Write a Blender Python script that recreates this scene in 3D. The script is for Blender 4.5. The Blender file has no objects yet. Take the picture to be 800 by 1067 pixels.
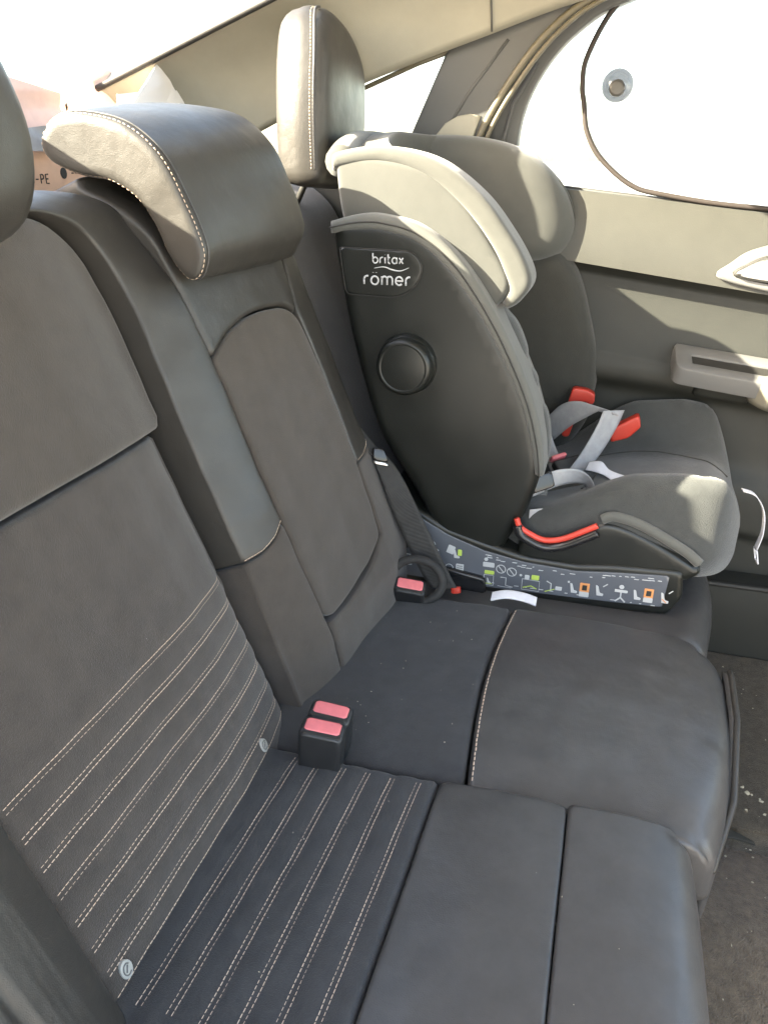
import bpy, bmesh, math, random
import numpy as np
from mathutils import Vector, Matrix
from mathutils.geometry import delaunay_2d_cdt

random.seed(7); rng = np.random.default_rng(7)
SC = bpy.context.scene
COL = SC.collection
R = math.radians

# ------------------------------------------------------------------ camera, world, sun, exposure
# The camera stands at the world origin (phone held in the open rear door); the road is 1.25 m below it.
cam_d = bpy.data.cameras.new('camera')
cam_d.sensor_fit = 'VERTICAL'; cam_d.sensor_height = 36.0; cam_d.lens = 36.0 * 800 / 1067
cam_d.clip_start = 0.02; cam_d.clip_end = 3000
cam = bpy.data.objects.new('camera', cam_d); COL.objects.link(cam)
cam.matrix_world = Matrix(((0.283174, 0.400800, -0.871305, 0),
                           (-0.959069, 0.118340, -0.257261, 0),
                           (0.0, 0.908490, 0.417906, 0), (0, 0, 0, 1)))
SC.camera = cam

SUN_TO = Vector((0.62, -1.0, -0.66)).normalized()      # direction the sunlight travels
sun_el = math.asin(-SUN_TO.z)
world = bpy.data.worlds.new('World'); SC.world = world; world.use_nodes = True
nt = world.node_tree; nt.nodes.clear()
wo = nt.nodes.new('ShaderNodeOutputWorld'); bg = nt.nodes.new('ShaderNodeBackground')
sky = nt.nodes.new('ShaderNodeTexSky'); sky.sky_type = 'NISHITA'; sky.sun_disc = False
sky.sun_elevation = sun_el
sky.sun_rotation = math.atan2(-SUN_TO.x, -SUN_TO.y)
sky.air_density = 1.0; sky.dust_density = 2.2; sky.ozone_density = 1.0
bg.inputs[1].default_value = 0.15
tn = nt.nodes.new('ShaderNodeMix'); tn.data_type = 'RGBA'; tn.blend_type = 'MULTIPLY'; tn.inputs['Factor'].default_value = 1
tn.inputs['B'].default_value = (1.0, .885, .77, 1)                    # the hazy daylight of the photograph is warmer than a clean sky
nt.links.new(sky.outputs[0], tn.inputs['A']); nt.links.new(tn.outputs['Result'], bg.inputs[0]); nt.links.new(bg.outputs[0], wo.inputs[0])

sl = bpy.data.lights.new('sun', 'SUN'); sl.energy = 5.0; sl.angle = R(0.5); sl.color = (1.0, 0.89, 0.70)
sun = bpy.data.objects.new('sun', sl); COL.objects.link(sun)
sun.rotation_euler = (-SUN_TO).to_track_quat('Z', 'Y').to_euler(); sun.location = (-5, 8, 6)

vs = SC.view_settings
vs.view_transform = 'Standard'; vs.look = 'None'; vs.gamma = 1.0; vs.use_curve_mapping = False
vs.exposure = 3.5
SC.cycles.max_bounces = 10; SC.cycles.diffuse_bounces = 6; SC.cycles.transparent_max_bounces = 16

# ------------------------------------------------------------------ helpers
WL = {}                                       # world location of every object that can be a parent

def tag(o, label=None, cat=None, group=None, kind=None):
    if label: o['label'] = label
    if cat: o['category'] = cat
    if group: o['group'] = group
    if kind: o['kind'] = kind
    return o

def thing(name, loc, label, cat, group=None):
    o = bpy.data.objects.new(name, None); COL.objects.link(o)
    o.location = loc; o.empty_display_size = 0.05
    WL[o.as_pointer()] = np.array(loc, float)
    return tag(o, label, cat, group)

def mesh(name, V, F, mat, parent=None, smooth=True, autosm=None):
    V = np.asarray(V, float)
    if parent is not None:
        org = WL[parent.as_pointer()]
    else:
        org = np.array([(V[:, 0].min() + V[:, 0].max()) / 2, (V[:, 1].min() + V[:, 1].max()) / 2, V[:, 2].min()])
    me = bpy.data.meshes.new(name)
    me.from_pydata((V - org).tolist(), [], F)
    me.materials.append(mat)
    me.validate(); me.update()
    if smooth:
        me.polygons.foreach_set('use_smooth', [True] * len(me.polygons))
        if autosm:
            me.set_sharp_from_angle(angle=R(autosm))
    o = bpy.data.objects.new(name, me); COL.objects.link(o)
    if parent is not None:
        o.parent = parent; WL[o.as_pointer()] = org
    else:
        o.location = org; WL[o.as_pointer()] = org
    return o

class MB:
    """collects pieces of one mesh"""
    def __init__(s): s.V = []; s.F = []
    def add(s, V, F):
        n = len(s.V); s.V += [tuple(map(float, v)) for v in V]; s.F += [tuple(i + n for i in f) for f in F]
        return s
    def build(s, name, mat, parent=None, **k): return mesh(name, s.V, s.F, mat, parent, **k)

class Frame:
    def __init__(s, o, u, v):
        s.o = np.array(o, float); s.u = np.array(u, float); s.v = np.array(v, float)
        s.u /= np.linalg.norm(s.u); s.v /= np.linalg.norm(s.v); s.n = np.cross(s.u, s.v)
    def __call__(s, a, b, c=0.0):
        a = np.asarray(a, float)[..., None]; b = np.asarray(b, float)[..., None]; c = np.asarray(c, float)[..., None]
        return s.o + a * s.u + b * s.v + c * s.n

def resample(P, step, closed=True):
    P = np.asarray(P, float)
    Q = np.vstack([P, P[:1]]) if closed else P
    d = np.r_[0, np.cumsum(np.linalg.norm(np.diff(Q, axis=0), axis=1))]
    n = max(4, int(round(d[-1] / step)))
    t = np.linspace(0, d[-1], n + 1)
    if closed: t = t[:-1]
    return np.stack([np.interp(t, d, Q[:, k]) for k in range(Q.shape[1])], 1)

def spline(P, closed=True, n=12):
    """Catmull-Rom through the points"""
    P = np.asarray(P, float); N = len(P); out = []
    for i in range(N if closed else N - 1):
        if closed: p0, p1, p2, p3 = P[(i - 1) % N], P[i], P[(i + 1) % N], P[(i + 2) % N]
        else: p0, p1, p2, p3 = P[max(i - 1, 0)], P[i], P[i + 1], P[min(i + 2, N - 1)]
        for k in range(n):
            t = k / n
            out.append(0.5 * (2 * p1 + (p2 - p0) * t + (2 * p0 - 5 * p1 + 4 * p2 - p3) * t * t + (3 * p1 - p0 - 3 * p2 + p3) * t ** 3))
    if not closed: out.append(P[-1])
    return np.array(out)

def round_poly(P, r, n=6):
    """polygon with rounded corners; r a number or one per corner"""
    P = [np.array(p, float) for p in P]; out = []; N = len(P)
    rr = [r] * N if np.isscalar(r) else r
    for i in range(N):
        a, b, c = P[i - 1], P[i], P[(i + 1) % N]
        da, dc = a - b, c - b; la, lc = np.linalg.norm(da), np.linalg.norm(dc)
        k = min(rr[i], la * .49, lc * .49)
        if k < 1e-5: out.append(b); continue
        p, q = b + da / la * k, b + dc / lc * k
        for t in np.linspace(0, 1, n): out.append((1 - t) ** 2 * p + 2 * t * (1 - t) * b + t * t * q)
    return np.array(out)

def area2(P):
    x, y = P[:, 0], P[:, 1]
    return np.sum(x * np.roll(y, -1) - np.roll(x, -1) * y)

def dist_to(P, Q):
    """distance of points Q to the closed polygon P"""
    A = P; B = np.roll(P, -1, axis=0); out = np.full(len(Q), 1e9)
    for a, b in zip(A, B):
        ab = b - a; L = ab @ ab + 1e-15
        t = np.clip(((Q - a) @ ab) / L, 0, 1)
        out = np.minimum(out, np.linalg.norm(Q - (a + t[:, None] * ab), axis=1))
    return out

def inside(P, Q):
    x, y = Q[:, 0], Q[:, 1]; r = np.zeros(len(Q), bool)
    for a, b in zip(P, np.roll(P, -1, axis=0)):
        c = (a[1] > y) != (b[1] > y)
        with np.errstate(divide='ignore', invalid='ignore'):
            xi = (b[0] - a[0]) * (y - a[1]) / (b[1] - a[1] + 1e-18) + a[0]
        r ^= c & (x < xi)
    return r

def cap_points(P, r, grid, levels=(.06, .2, .4, .65, 1.0)):
    """CDT of the polygon with inset rows near its edge; returns points, triangles, distances"""
    nrm = np.roll(P, -1, axis=0) - np.roll(P, 1, axis=0); nrm = np.stack([-nrm[:, 1], nrm[:, 0]], 1)
    nrm /= np.linalg.norm(nrm, axis=1)[:, None] + 1e-12
    extra = []
    for l in levels:
        Q = P + nrm * (l * r)
        Q = Q[inside(P, Q)]
        if len(Q):
            d = dist_to(P, Q); Q = Q[d > .9 * l * r]
            # thin the row where it bunches up
            keep = []; last = None
            for q in Q:
                if last is None or np.linalg.norm(q - last) > .25 * r * max(l, .25): keep.append(q); last = q
            if keep: extra.append(np.array(keep))
    lo, hi = P.min(0), P.max(0)
    gx = np.arange(lo[0] + grid / 2, hi[0], grid); gy = np.arange(lo[1] + grid / 2, hi[1], grid)
    if len(gx) and len(gy):
        G = np.stack(np.meshgrid(gx, gy), -1).reshape(-1, 2); G = G[inside(P, G)]
        if len(G):
            G = G[dist_to(P, G) > r * 1.12 + grid * .15]
            if len(G): extra.append(G)
    pts = np.vstack([P] + extra); n = len(P)
    ed = [(i, (i + 1) % n) for i in range(n)]
    vo, eo, fo, ov, oe, of = delaunay_2d_cdt([Vector(p) for p in pts.tolist()], ed, [], 1, 1e-7)
    V = np.array([tuple(v) for v in vo]); idx = {}
    for k, o in enumerate(ov):
        for i in o: idx[i] = k
    b = [idx[i] for i in range(n)]
    return V, [tuple(f) for f in fo], dist_to(P, V), b

def plate(P, fr, t, r, hf=None, grid=.012, back=None, bulge=0.0, nside=4, step=None, base=0.0, prof=1.0, shift=None):
    """A cushion / panel: outline P in the frame's (u,v), front face at height t (+hf), edge rounded over r,
    straight or bulging sides down to `base`; back=r2 rounds the back edge too. Returns V, F."""
    P = np.asarray(P, float)
    if area2(P) < 0: P = P[::-1]
    P = resample(P, step or max(grid * .8, r * .35, .002))
    C, T, D, B = cap_points(P, r, grid)
    hfun = hf or (lambda u, v: 0 * u)
    def drop(d, r): x = 1 - np.minimum(d / r, 1); return r * prof * (1 - np.sqrt(np.maximum(0, 1 - x * x)))
    zt = t + hfun(C[:, 0], C[:, 1]) - drop(D, r)
    V = [fr(C[:, 0], C[:, 1], zt)]; F = list(T); nC = len(C)
    nP = len(P)
    zb = t + hfun(P[:, 0], P[:, 1]) - r * prof
    b0 = base + (back or 0)
    nrm = np.roll(P, -1, axis=0) - np.roll(P, 1, axis=0); nrm = np.stack([nrm[:, 1], -nrm[:, 0]], 1); nrm /= np.linalg.norm(nrm, axis=1)[:, None] + 1e-12
    prev = list(B); off = nC
    for k in range(1, nside + 1):
        q = k / nside; z = zb * (1 - q) + b0 * q
        Q = P + nrm * (bulge * 4 * q * (1 - q))
        V.append(fr(Q[:, 0], Q[:, 1], z)); cur = [off + i for i in range(nP)]; off += nP
        for i in range(nP):
            j = (i + 1) % nP; F.append((prev[i], cur[i], cur[j], prev[j]))
        prev = cur
    # back cap
    if back:
        Cb, Tb, Db, Bb = cap_points(P, back, grid * 2)
        zz = base + drop(Db, back) / prof
        V.append(fr(Cb[:, 0], Cb[:, 1], zz))
        m = {Bb[i]: prev[i] for i in range(nP)}
        for f in Tb: F.append(tuple(m.get(i, off + i) for i in reversed(f)))
    else:
        F.append(tuple(reversed(prev)))
    V = np.vstack(V)
    if shift is not None: V = shift(V)
    return V, F

def grid_surf(fn, nu, nv, u0=0, u1=1, v0=0, v1=1, flip=False):
    U, Vv = np.meshgrid(np.linspace(u0, u1, nu), np.linspace(v0, v1, nv), indexing='ij')
    P = fn(U, Vv).reshape(-1, 3); F = []
    for i in range(nu - 1):
        for j in range(nv - 1):
            f = (i * nv + j, (i + 1) * nv + j, (i + 1) * nv + j + 1, i * nv + j + 1)
            F.append(f[::-1] if flip else f)
    return P, F

def slab(P, F, off):
    """close an open surface by a copy of it moved by off (a vector, or one per vertex)"""
    n = len(P); P2 = P + off; ed = {}
    for f in F:
        for a, b in zip(f, f[1:] + f[:1]): ed[(a, b)] = 1
    G = list(F) + [tuple(i + n for i in reversed(f)) for f in F]
    for (a, b) in ed:
        if (b, a) not in ed: G.append((b, a, a + n, b + n))
    return np.vstack([P, P2]), G

def tube(P, r, n=8, closed=False, flat=None):
    """tube through points; r number or list; flat=(up vector, ratio)"""
    P = np.asarray(P, float); N = len(P); rr = np.full(N, r) if np.isscalar(r) else np.asarray(r, float)
    T = (np.roll(P, -1, 0) - np.roll(P, 1, 0)) if closed else np.gradient(P, axis=0)
    T /= np.linalg.norm(T, axis=1)[:, None] + 1e-12
    up = np.array((0, 0, 1.)) if flat is None else np.array(flat[0], float)
    V = []; a = np.linspace(0, 2 * np.pi, n, endpoint=False); ref = None
    for i in range(N):
        if flat is None:
            if ref is None: ref = up if abs(T[i] @ up) < .9 else np.array((1., 0, 0))
            s = np.cross(T[i], ref); s /= np.linalg.norm(s) + 1e-12; w = np.cross(s, T[i]); ref = w
            k = 1.0
        else:
            s = np.cross(T[i], up); s /= np.linalg.norm(s) + 1e-12; w = np.cross(s, T[i]); k = flat[1]
        V.append(P[i] + rr[i] * (np.cos(a)[:, None] * s + k * np.sin(a)[:, None] * w))
    V = np.vstack(V); F = []
    for i in range(N if closed else N - 1):
        i2 = (i + 1) % N
        for j in range(n):
            F.append((i * n + j, i * n + (j + 1) % n, i2 * n + (j + 1) % n, i2 * n + j))
    if not closed:
        F.append(tuple(reversed(range(n)))); F.append(tuple((N - 1) * n + j for j in range(n)))
    return V, F

def box(c, s, fr=None, bev=0.0):
    c = np.array(c, float); h = np.array(s, float) / 2
    if bev <= 0:
        V = np.array([(x, y, z) for x in (-1, 1) for y in (-1, 1) for z in (-1, 1)]) * h + c
        F = [(0, 1, 3, 2), (4, 6, 7, 5), (0, 4, 5, 1), (2, 3, 7, 6), (0, 2, 6, 4), (1, 5, 7, 3)]
    else:
        V = []; F = []
        b = np.minimum(bev, h * .9)
        bm = bmesh.new(); bmesh.ops.create_cube(bm, size=1.0)
        for v in bm.verts: v.co = Vector((v.co.x * s[0], v.co.y * s[1], v.co.z * s[2]))
        bmesh.ops.bevel(bm, geom=list(bm.edges), offset=float(min(b)), segments=3, profile=.5, affect='EDGES')
        bm.verts.index_update()
        V = np.array([tuple(v.co) for v in bm.verts]) + c; F = [tuple(v.index for v in f.verts) for f in bm.faces]; bm.free()
    if fr is not None: V = fr(V[:, 0], V[:, 1], V[:, 2])
    return V, F

def ribbon(P, W, wdir, th=.0014, n=None):
    """webbing: centre line P, width W (number or list), width directions wdir (one or per point)"""
    P = np.asarray(P, float); m = n or len(P) * 6
    def rs(A):
        A = np.asarray(A, float)
        return spline(A, closed=False, n=max(2, m // max(1, len(A) - 1))) if len(A) > 1 else A
    N0 = len(P); C = rs(P)
    Wd = np.asarray(wdir, float)
    if Wd.ndim == 1: Wd = np.tile(Wd, (N0, 1))
    D = rs(Wd); D /= np.linalg.norm(D, axis=1)[:, None]
    Ws = rs(np.full((N0, 1), W) if np.isscalar(W) else np.asarray(W, float)[:, None])
    T = np.gradient(C, axis=0); T /= np.linalg.norm(T, axis=1)[:, None] + 1e-12
    Nn = np.cross(T, D); Nn /= np.linalg.norm(Nn, axis=1)[:, None] + 1e-12
    q = np.linspace(-.5, .5, 7); V = []
    for i in range(len(C)):
        V.append(C[i] + q[:, None] * Ws[i] * D[i] + Nn[i] * th / 2)
    V = np.vstack(V); F = []
    for i in range(len(C) - 1):
        for j in range(6): F.append((i * 7 + j, (i + 1) * 7 + j, (i + 1) * 7 + j + 1, i * 7 + j + 1))
    return slab(V, F, -np.repeat(Nn, 7, 0) * th)

def dashes(path, nrm, L=.0048, gap=.0005, w=.00044, lift=.0002, jit=.18):
    """stitches laid along a path on a surface whose normals are nrm (one or per point)"""
    path = np.asarray(path, float); nrm = np.asarray(nrm, float)
    if nrm.ndim == 1: nrm = np.tile(nrm, (len(path), 1))
    d = np.r_[0, np.cumsum(np.linalg.norm(np.diff(path, axis=0), axis=1))]
    def at(A, t): return np.array([np.interp(t, d, A[:, k]) for k in range(3)])
    V = []; F = []; t = 0
    while t + L < d[-1]:
        a, b = at(path, t), at(path, t + L); n = at(nrm, t); n /= np.linalg.norm(n)
        T = (b - a) / (np.linalg.norm(b - a) + 1e-12); s = np.cross(T, n)
        o = s * rng.normal(0, w * jit); a = a + o; b = b + o
        k = len(V)
        for q, hh, ww in ((0, -.3, .35), (.2, 1, 1), (.8, 1, 1), (1, -.3, .35)):
            p = a * (1 - q) + b * q
            V += [p + s * w * ww + n * (lift * hh - w * .3), p + n * (lift * hh + w * .7 * ww), p - s * w * ww + n * (lift * hh - w * .3)]
        for i in range(3):
            for j in range(2): F.append((k + i * 3 + j, k + i * 3 + j + 1, k + i * 3 + j + 4, k + i * 3 + j + 3))
        t += L + gap
    return V, F

# ------------------------------------------------------------------ materials
def mat(name, base, rough=.6, spec=.5, metal=0.0, bump=None, mottle=None, sheen=0.0, coat=0.0, specks=None, rough_var=0.0, tint=None, transl=None):
    """bump: list of (type, scale, strength, distance); mottle: (scale, amount); specks: (scale, threshold, colour)"""
    m = bpy.data.materials.new(name); m.use_nodes = True; t = m.node_tree; N = t.nodes; L = t.links
    p = N['Principled BSDF']
    p.inputs['Base Color'].default_value = (*base, 1); p.inputs['Roughness'].default_value = rough
    p.inputs['Specular IOR Level'].default_value = spec; p.inputs['Metallic'].default_value = metal
    p.inputs['Sheen Weight'].default_value = sheen; p.inputs['Sheen Roughness'].default_value = .5
    p.inputs['Coat Weight'].default_value = coat; p.inputs['Coat Roughness'].default_value = .25
    tc = N.new('ShaderNodeTexCoord'); co = tc.outputs['Object']
    col = None
    if mottle:
        nz = N.new('ShaderNodeTexNoise'); nz.inputs['Scale'].default_value = mottle[0]; nz.inputs['Detail'].default_value = 6; nz.inputs['Roughness'].default_value = .65
        L.new(co, nz.inputs['Vector'])
        mr = N.new('ShaderNodeMapRange'); mr.inputs['From Min'].default_value = .3; mr.inputs['From Max'].default_value = .7
        mr.inputs['To Min'].default_value = 1 - mottle[1]; mr.inputs['To Max'].default_value = 1 + mottle[1]
        L.new(nz.outputs[0], mr.inputs['Value'])
        mx = N.new('ShaderNodeMix'); mx.data_type = 'RGBA'; mx.blend_type = 'MULTIPLY'; mx.inputs['Factor'].default_value = 1
        mx.inputs['A'].default_value = (*base, 1); L.new(mr.outputs[0], mx.inputs['B']); col = mx.outputs['Result']
    if specks:
        vo = N.new('ShaderNodeTexVoronoi'); vo.inputs['Scale'].default_value = specks[0]; L.new(co, vo.inputs['Vector'])
        n2 = N.new('ShaderNodeTexNoise'); n2.inputs['Scale'].default_value = specks[0] * .13; L.new(co, n2.inputs['Vector'])
        ma = N.new('ShaderNodeMath'); ma.operation = 'MULTIPLY'; L.new(n2.outputs[0], ma.inputs[0]); ma.inputs[1].default_value = specks[1] * 2
        lt = N.new('ShaderNodeMath'); lt.operation = 'LESS_THAN'; L.new(vo.outputs['Distance'], lt.inputs[0]); L.new(ma.outputs[0], lt.inputs[1])
        # only some of the cells carry a speck
        sp = N.new('ShaderNodeSeparateColor'); L.new(vo.outputs['Color'], sp.inputs[0])
        g = N.new('ShaderNodeMath'); g.operation = 'GREATER_THAN'; L.new(sp.outputs[0], g.inputs[0]); g.inputs[1].default_value = specks[3] if len(specks) > 3 else .8
        mm = N.new('ShaderNodeMath'); mm.operation = 'MULTIPLY'; L.new(lt.outputs[0], mm.inputs[0]); L.new(g.outputs[0], mm.inputs[1])
        mx = N.new('ShaderNodeMix'); mx.data_type = 'RGBA'; L.new(mm.outputs[0], mx.inputs['Factor'])
        if col: L.new(col, mx.inputs['A'])
        else: mx.inputs['A'].default_value = (*base, 1)
        mx.inputs['B'].default_value = (*specks[2], 1); col = mx.outputs['Result']
    if col: L.new(col, p.inputs['Base Color'])
    if rough_var:
        nz = N.new('ShaderNodeTexNoise'); nz.inputs['Scale'].default_value = 22; nz.inputs['Detail'].default_value = 5; L.new(co, nz.inputs['Vector'])
        mr = N.new('ShaderNodeMapRange'); mr.inputs['From Min'].default_value = .3; mr.inputs['From Max'].default_value = .7
        mr.inputs['To Min'].default_value = rough - rough_var; mr.inputs['To Max'].default_value = rough + rough_var
        L.new(nz.outputs[0], mr.inputs['Value']); L.new(mr.outputs[0], p.inputs['Roughness'])
    prev = None
    for (ty, sc, st, di) in (bump or []):
        if ty == 'noise':
            tx = N.new('ShaderNodeTexNoise'); tx.inputs['Detail'].default_value = 4; out = tx.outputs[0]
        elif ty == 'voronoi':
            tx = N.new('ShaderNodeTexVoronoi'); tx.feature = 'DISTANCE_TO_EDGE'; out = tx.outputs['Distance']
        else:
            tx = N.new('ShaderNodeTexWave'); tx.bands_direction = ty; tx.inputs['Distortion'].default_value = .6; tx.inputs['Detail Scale'].default_value = 2; out = tx.outputs['Fac']
        tx.inputs['Scale'].default_value = sc; L.new(co, tx.inputs['Vector'])
        b = N.new('ShaderNodeBump'); b.inputs['Strength'].default_value = st; b.inputs['Distance'].default_value = di
        L.new(out, b.inputs['Height'])
        if prev: L.new(prev, b.inputs['Normal'])
        prev = b.outputs[0]
    if prev: L.new(prev, p.inputs['Normal'])
    return m

GRAIN = [('noise', 13, .5, .006), ('noise', 55, .12, .0012), ('voronoi', 480, .30, .0007)]
M = {}
M['leather'] = mat('leatherette', (.056, .054, .053), .365, .5, bump=GRAIN, mottle=(26, .14), rough_var=.05, specks=(46, .022, (.22, .22, .21), .95))
M['bolster'] = mat('bolster_leatherette', (.036, .033, .029), .44, .5, bump=GRAIN, mottle=(24, .08), rough_var=.05)
M['fabric'] = mat('seat_fabric', (.043, .0352, .0298), .82, .3, sheen=.25, bump=[('noise', 16, .3, .004), ('noise', 820, .9, .0011)], mottle=(46, .17), specks=(90, .03, (.35, .34, .32), .93))  # same cloth as the cushion; warm light on the back put into the brown
M['insetfab'] = mat('inset_fabric', (.047, .0385, .0315), .78, .3, sheen=.25, bump=[('noise', 14, .3, .004), ('noise', 760, .8, .0011)], mottle=(40, .14))
M['cushfab'] = mat('cushion_fabric', (.034, .0335, .0345), .74, .35, sheen=.15, bump=[('noise', 16, .3, .004), ('noise', 820, .85, .0011)], mottle=(46, .17), specks=(80, .03, (.4, .4, .4), .93))  # same cloth as the seatback; cool skylight on the cushion put into the colour
M['thread'] = mat('thread', (.60, .46, .35), .7, .3)
M['plastic'] = mat('black_plastic', (.020, .020, .021), .42, .5, bump=[('noise', 900, .25, .0005)], rough_var=.06)
M['shell'] = mat('shell_plastic', (.0095, .0105, .009), .36, .42, bump=[('noise', 700, .12, .0005)], mottle=(18, .15), rough_var=.05, specks=(60, .02, (.10, .10, .10), .95))
M['gloss'] = mat('dark_gloss', (.014, .014, .015), .22, .5)
M['cabin'] = mat('door_vinyl', (.040, .0395, .033), .52, .45, bump=[('noise', 520, .3, .0007)], mottle=(20, .06))
M['cabin_lo'] = mat('door_lower', (.021, .0215, .018), .58, .4, bump=[('noise', 520, .3, .0007)], mottle=(20, .08), specks=(40, .02, (.2, .2, .18), .95))
M['trim'] = mat('pillar_trim', (.29, .275, .22), .60, .4, bump=[('noise', 300, .15, .0006)], mottle=(12, .06))
M['padtrim'] = mat('armrest_pad', (.15, .143, .115), .6, .4, bump=[('noise', 500, .2, .0006)])
M['darktrim'] = mat('pillar_dark', (.075, .075, .072), .55, .4, bump=[('noise', 400, .2, .0006)])
M['seal'] = mat('door_seal', (.105, .092, .060), .5, .5)
M['rubber'] = mat('rubber', (.025, .024, .022), .6, .4)
M['grey_plastic'] = mat('satin_grey', (.12, .12, .118), .42, .5, bump=[('noise', 500, .1, .0005)])
M['chrome'] = mat('satin_metal', (.55, .54, .52), .30, .5, metal=1.0)
M['carpet'] = mat('carpet', (.115, .090, .064), .95, .15, sheen=.2, bump=[('noise', 420, 1.0, .004), ('noise', 60, .5, .004)], mottle=(90, .35), specks=(160, .03, (.30, .27, .22), .93))
M['matpile'] = mat('mat_pile', (.075, .062, .044), .95, .15, sheen=.15, bump=[('noise', 520, 1.0, .003), ('X', 130, .5, .003)], mottle=(70, .3), specks=(140, .03, (.30, .28, .23), .95))
M['cs_head'] = mat('child_seat_grey', (.060, .061, .055), .85, .3, sheen=.3, bump=[('noise', 1300, .5, .0006), ('noise', 18, .3, .003)], mottle=(30, .06))
M['cs_band'] = mat('child_seat_band', (.085, .087, .080), .75, .3, sheen=.2, bump=[('noise', 1300, .4, .0006)], mottle=(30, .06))
M['cs_fab'] = mat('child_seat_fabric', (.046, .049, .048), .88, .25, sheen=.3, bump=[('noise', 620, 1.0, .0014), ('noise', 20, .35, .004)], mottle=(45, .12), specks=(110, .03, (.25, .25, .23), .93))
M['cs_wing'] = mat('child_seat_wing', (.030, .030, .026), .85, .3, sheen=.2, bump=[('noise', 700, .9, .0012)], mottle=(30, .1))
M['web_grey'] = mat('grey_webbing', (.32, .32, .33), .6, .4, bump=[('Z', 260, .4, .0005), ('noise', 900, .3, .0005)], mottle=(60, .12))
M['web_white'] = mat('white_webbing', (.62, .62, .66), .7, .3, bump=[('noise', 900, .4, .0006)], mottle=(70, .08))
M['web_black'] = mat('black_webbing', (.030, .029, .028), .7, .35, bump=[('X', 240, .5, .0006), ('noise', 900, .4, .0005)], mottle=(60, .2))
M['red'] = mat('red_plastic', (.46, .035, .020), .42, .5)
M['redline'] = mat('red_trim', (.58, .055, .035), .38, .5)
M['pink'] = mat('pink_button', (.68, .17, .18), .42, .5, bump=[('noise', 500, .15, .0004)], mottle=(80, .08))
M['white'] = mat('white_print', (.44, .45, .46), .5, .4)
M['yelgreen'] = mat('yellow_green_print', (.42, .55, .10), .5, .4)
M['orange'] = mat('orange_print', (.62, .27, .10), .5, .4)
M['decal'] = mat('decal_grey', (.10, .108, .125), .25, .5, mottle=(10, .08))  # grey strip; the sky's reflection is put into its blue-grey
M['disc'] = mat('tag_white', (.36, .355, .33), .45, .4, mottle=(200, .1))
M['card'] = mat('cardboard', (.62, .40, .28), .8, .3, bump=[('noise', 120, .2, .001)], mottle=(30, .06))
M['print'] = mat('black_print', (.03, .03, .03), .7, .3)
M['bag'] = mat('pink_paper', (.72, .49, .41), .7, .3, bump=[('noise', 30, .4, .004)], mottle=(20, .08))
M['tissue'] = mat('white_paper', (.82, .81, .80), .7, .3, bump=[('noise', 24, .5, .004)])
M['shelf'] = mat('shelf_cloth', (.045, .045, .044), .9, .2, bump=[('noise', 700, .6, .001)], mottle=(50, .15))
M['ground'] = mat('pale_concrete', (.42, .41, .39), .85, .3, bump=[('noise', 30, .4, .01)], mottle=(.6, .12))
M['paint'] = mat('car_paint', (.55, .56, .57), .3, .5, coat=1.0)
M['liner'] = mat('roof_cloth', (.45, .43, .37), .9, .2, bump=[('noise', 700, .4, .0007)], mottle=(30, .05))
M['crumb'] = mat('crumb', (.42, .38, .29), .9, .2)

def glass_mat(name, tint=(1, 1, 1), refl=.06, hazef=0.0):
    m = bpy.data.materials.new(name); m.use_nodes = True; t = m.node_tree; N = t.nodes; L = t.links; N.clear()
    o = N.new('ShaderNodeOutputMaterial'); tr = N.new('ShaderNodeBsdfTransparent'); gl = N.new('ShaderNodeBsdfGlossy')
    tr.inputs[0].default_value = (*tint, 1); gl.inputs['Roughness'].default_value = .03
    lw = N.new('ShaderNodeLayerWeight'); lw.inputs[0].default_value = .5
    pw = N.new('ShaderNodeMath'); pw.operation = 'POWER'; pw.inputs[1].default_value = 5.0; L.new(lw.outputs['Facing'], pw.inputs[0])
    ad = N.new('ShaderNodeMath'); ad.operation = 'MULTIPLY_ADD'; ad.inputs[1].default_value = .92; ad.inputs[2].default_value = .05; L.new(pw.outputs[0], ad.inputs[0])
    mx = N.new('ShaderNodeMixShader'); L.new(ad.outputs[0], mx.inputs[0]); L.new(tr.outputs[0], mx.inputs[1]); L.new(gl.outputs[0], mx.inputs[2])
    out = mx.outputs[0]
    if hazef:
        df = N.new('ShaderNodeBsdfTranslucent'); df.inputs[0].default_value = (.9, .9, .9, 1)
        m2 = N.new('ShaderNodeMixShader'); m2.inputs[0].default_value = hazef; L.new(out, m2.inputs[1]); L.new(df.outputs[0], m2.inputs[2]); out = m2.outputs[0]
    L.new(out, o.inputs[0]); return m
M['glass'] = glass_mat('car_glass', (.93, .96, .94))
M['film'] = glass_mat('shade_film', (.86, .87, .88), hazef=.25)
M['cup'] = glass_mat('suction_cup', (.15, .145, .17), hazef=.05)

# ------------------------------------------------------------------ ground
gz = -1.25
tag(mesh('ground', [(-400, -400, gz), (400, -400, gz), (400, 400, gz), (-400, 400, gz)], [(0, 1, 2, 3)], M['ground'], smooth=False),
    'pale sunlit concrete outside the car', 'ground', kind='structure')

# ------------------------------------------------------------------ car body shell: roof, pillar trims, windows, shelf, floor
car = thing('cabin', (.85, .3, gz + .15), 'car cabin shell with pale pillar trim, sloping rear window and side glass', 'car body')

def rear_z(y): return .456 - .347 * y             # line of the rear glass
HY = .40                                          # rear header
def roofz(y): return rear_z(HY) + .035 * np.minimum(1, np.maximum(0, (HY - y) / .6)) 
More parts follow.
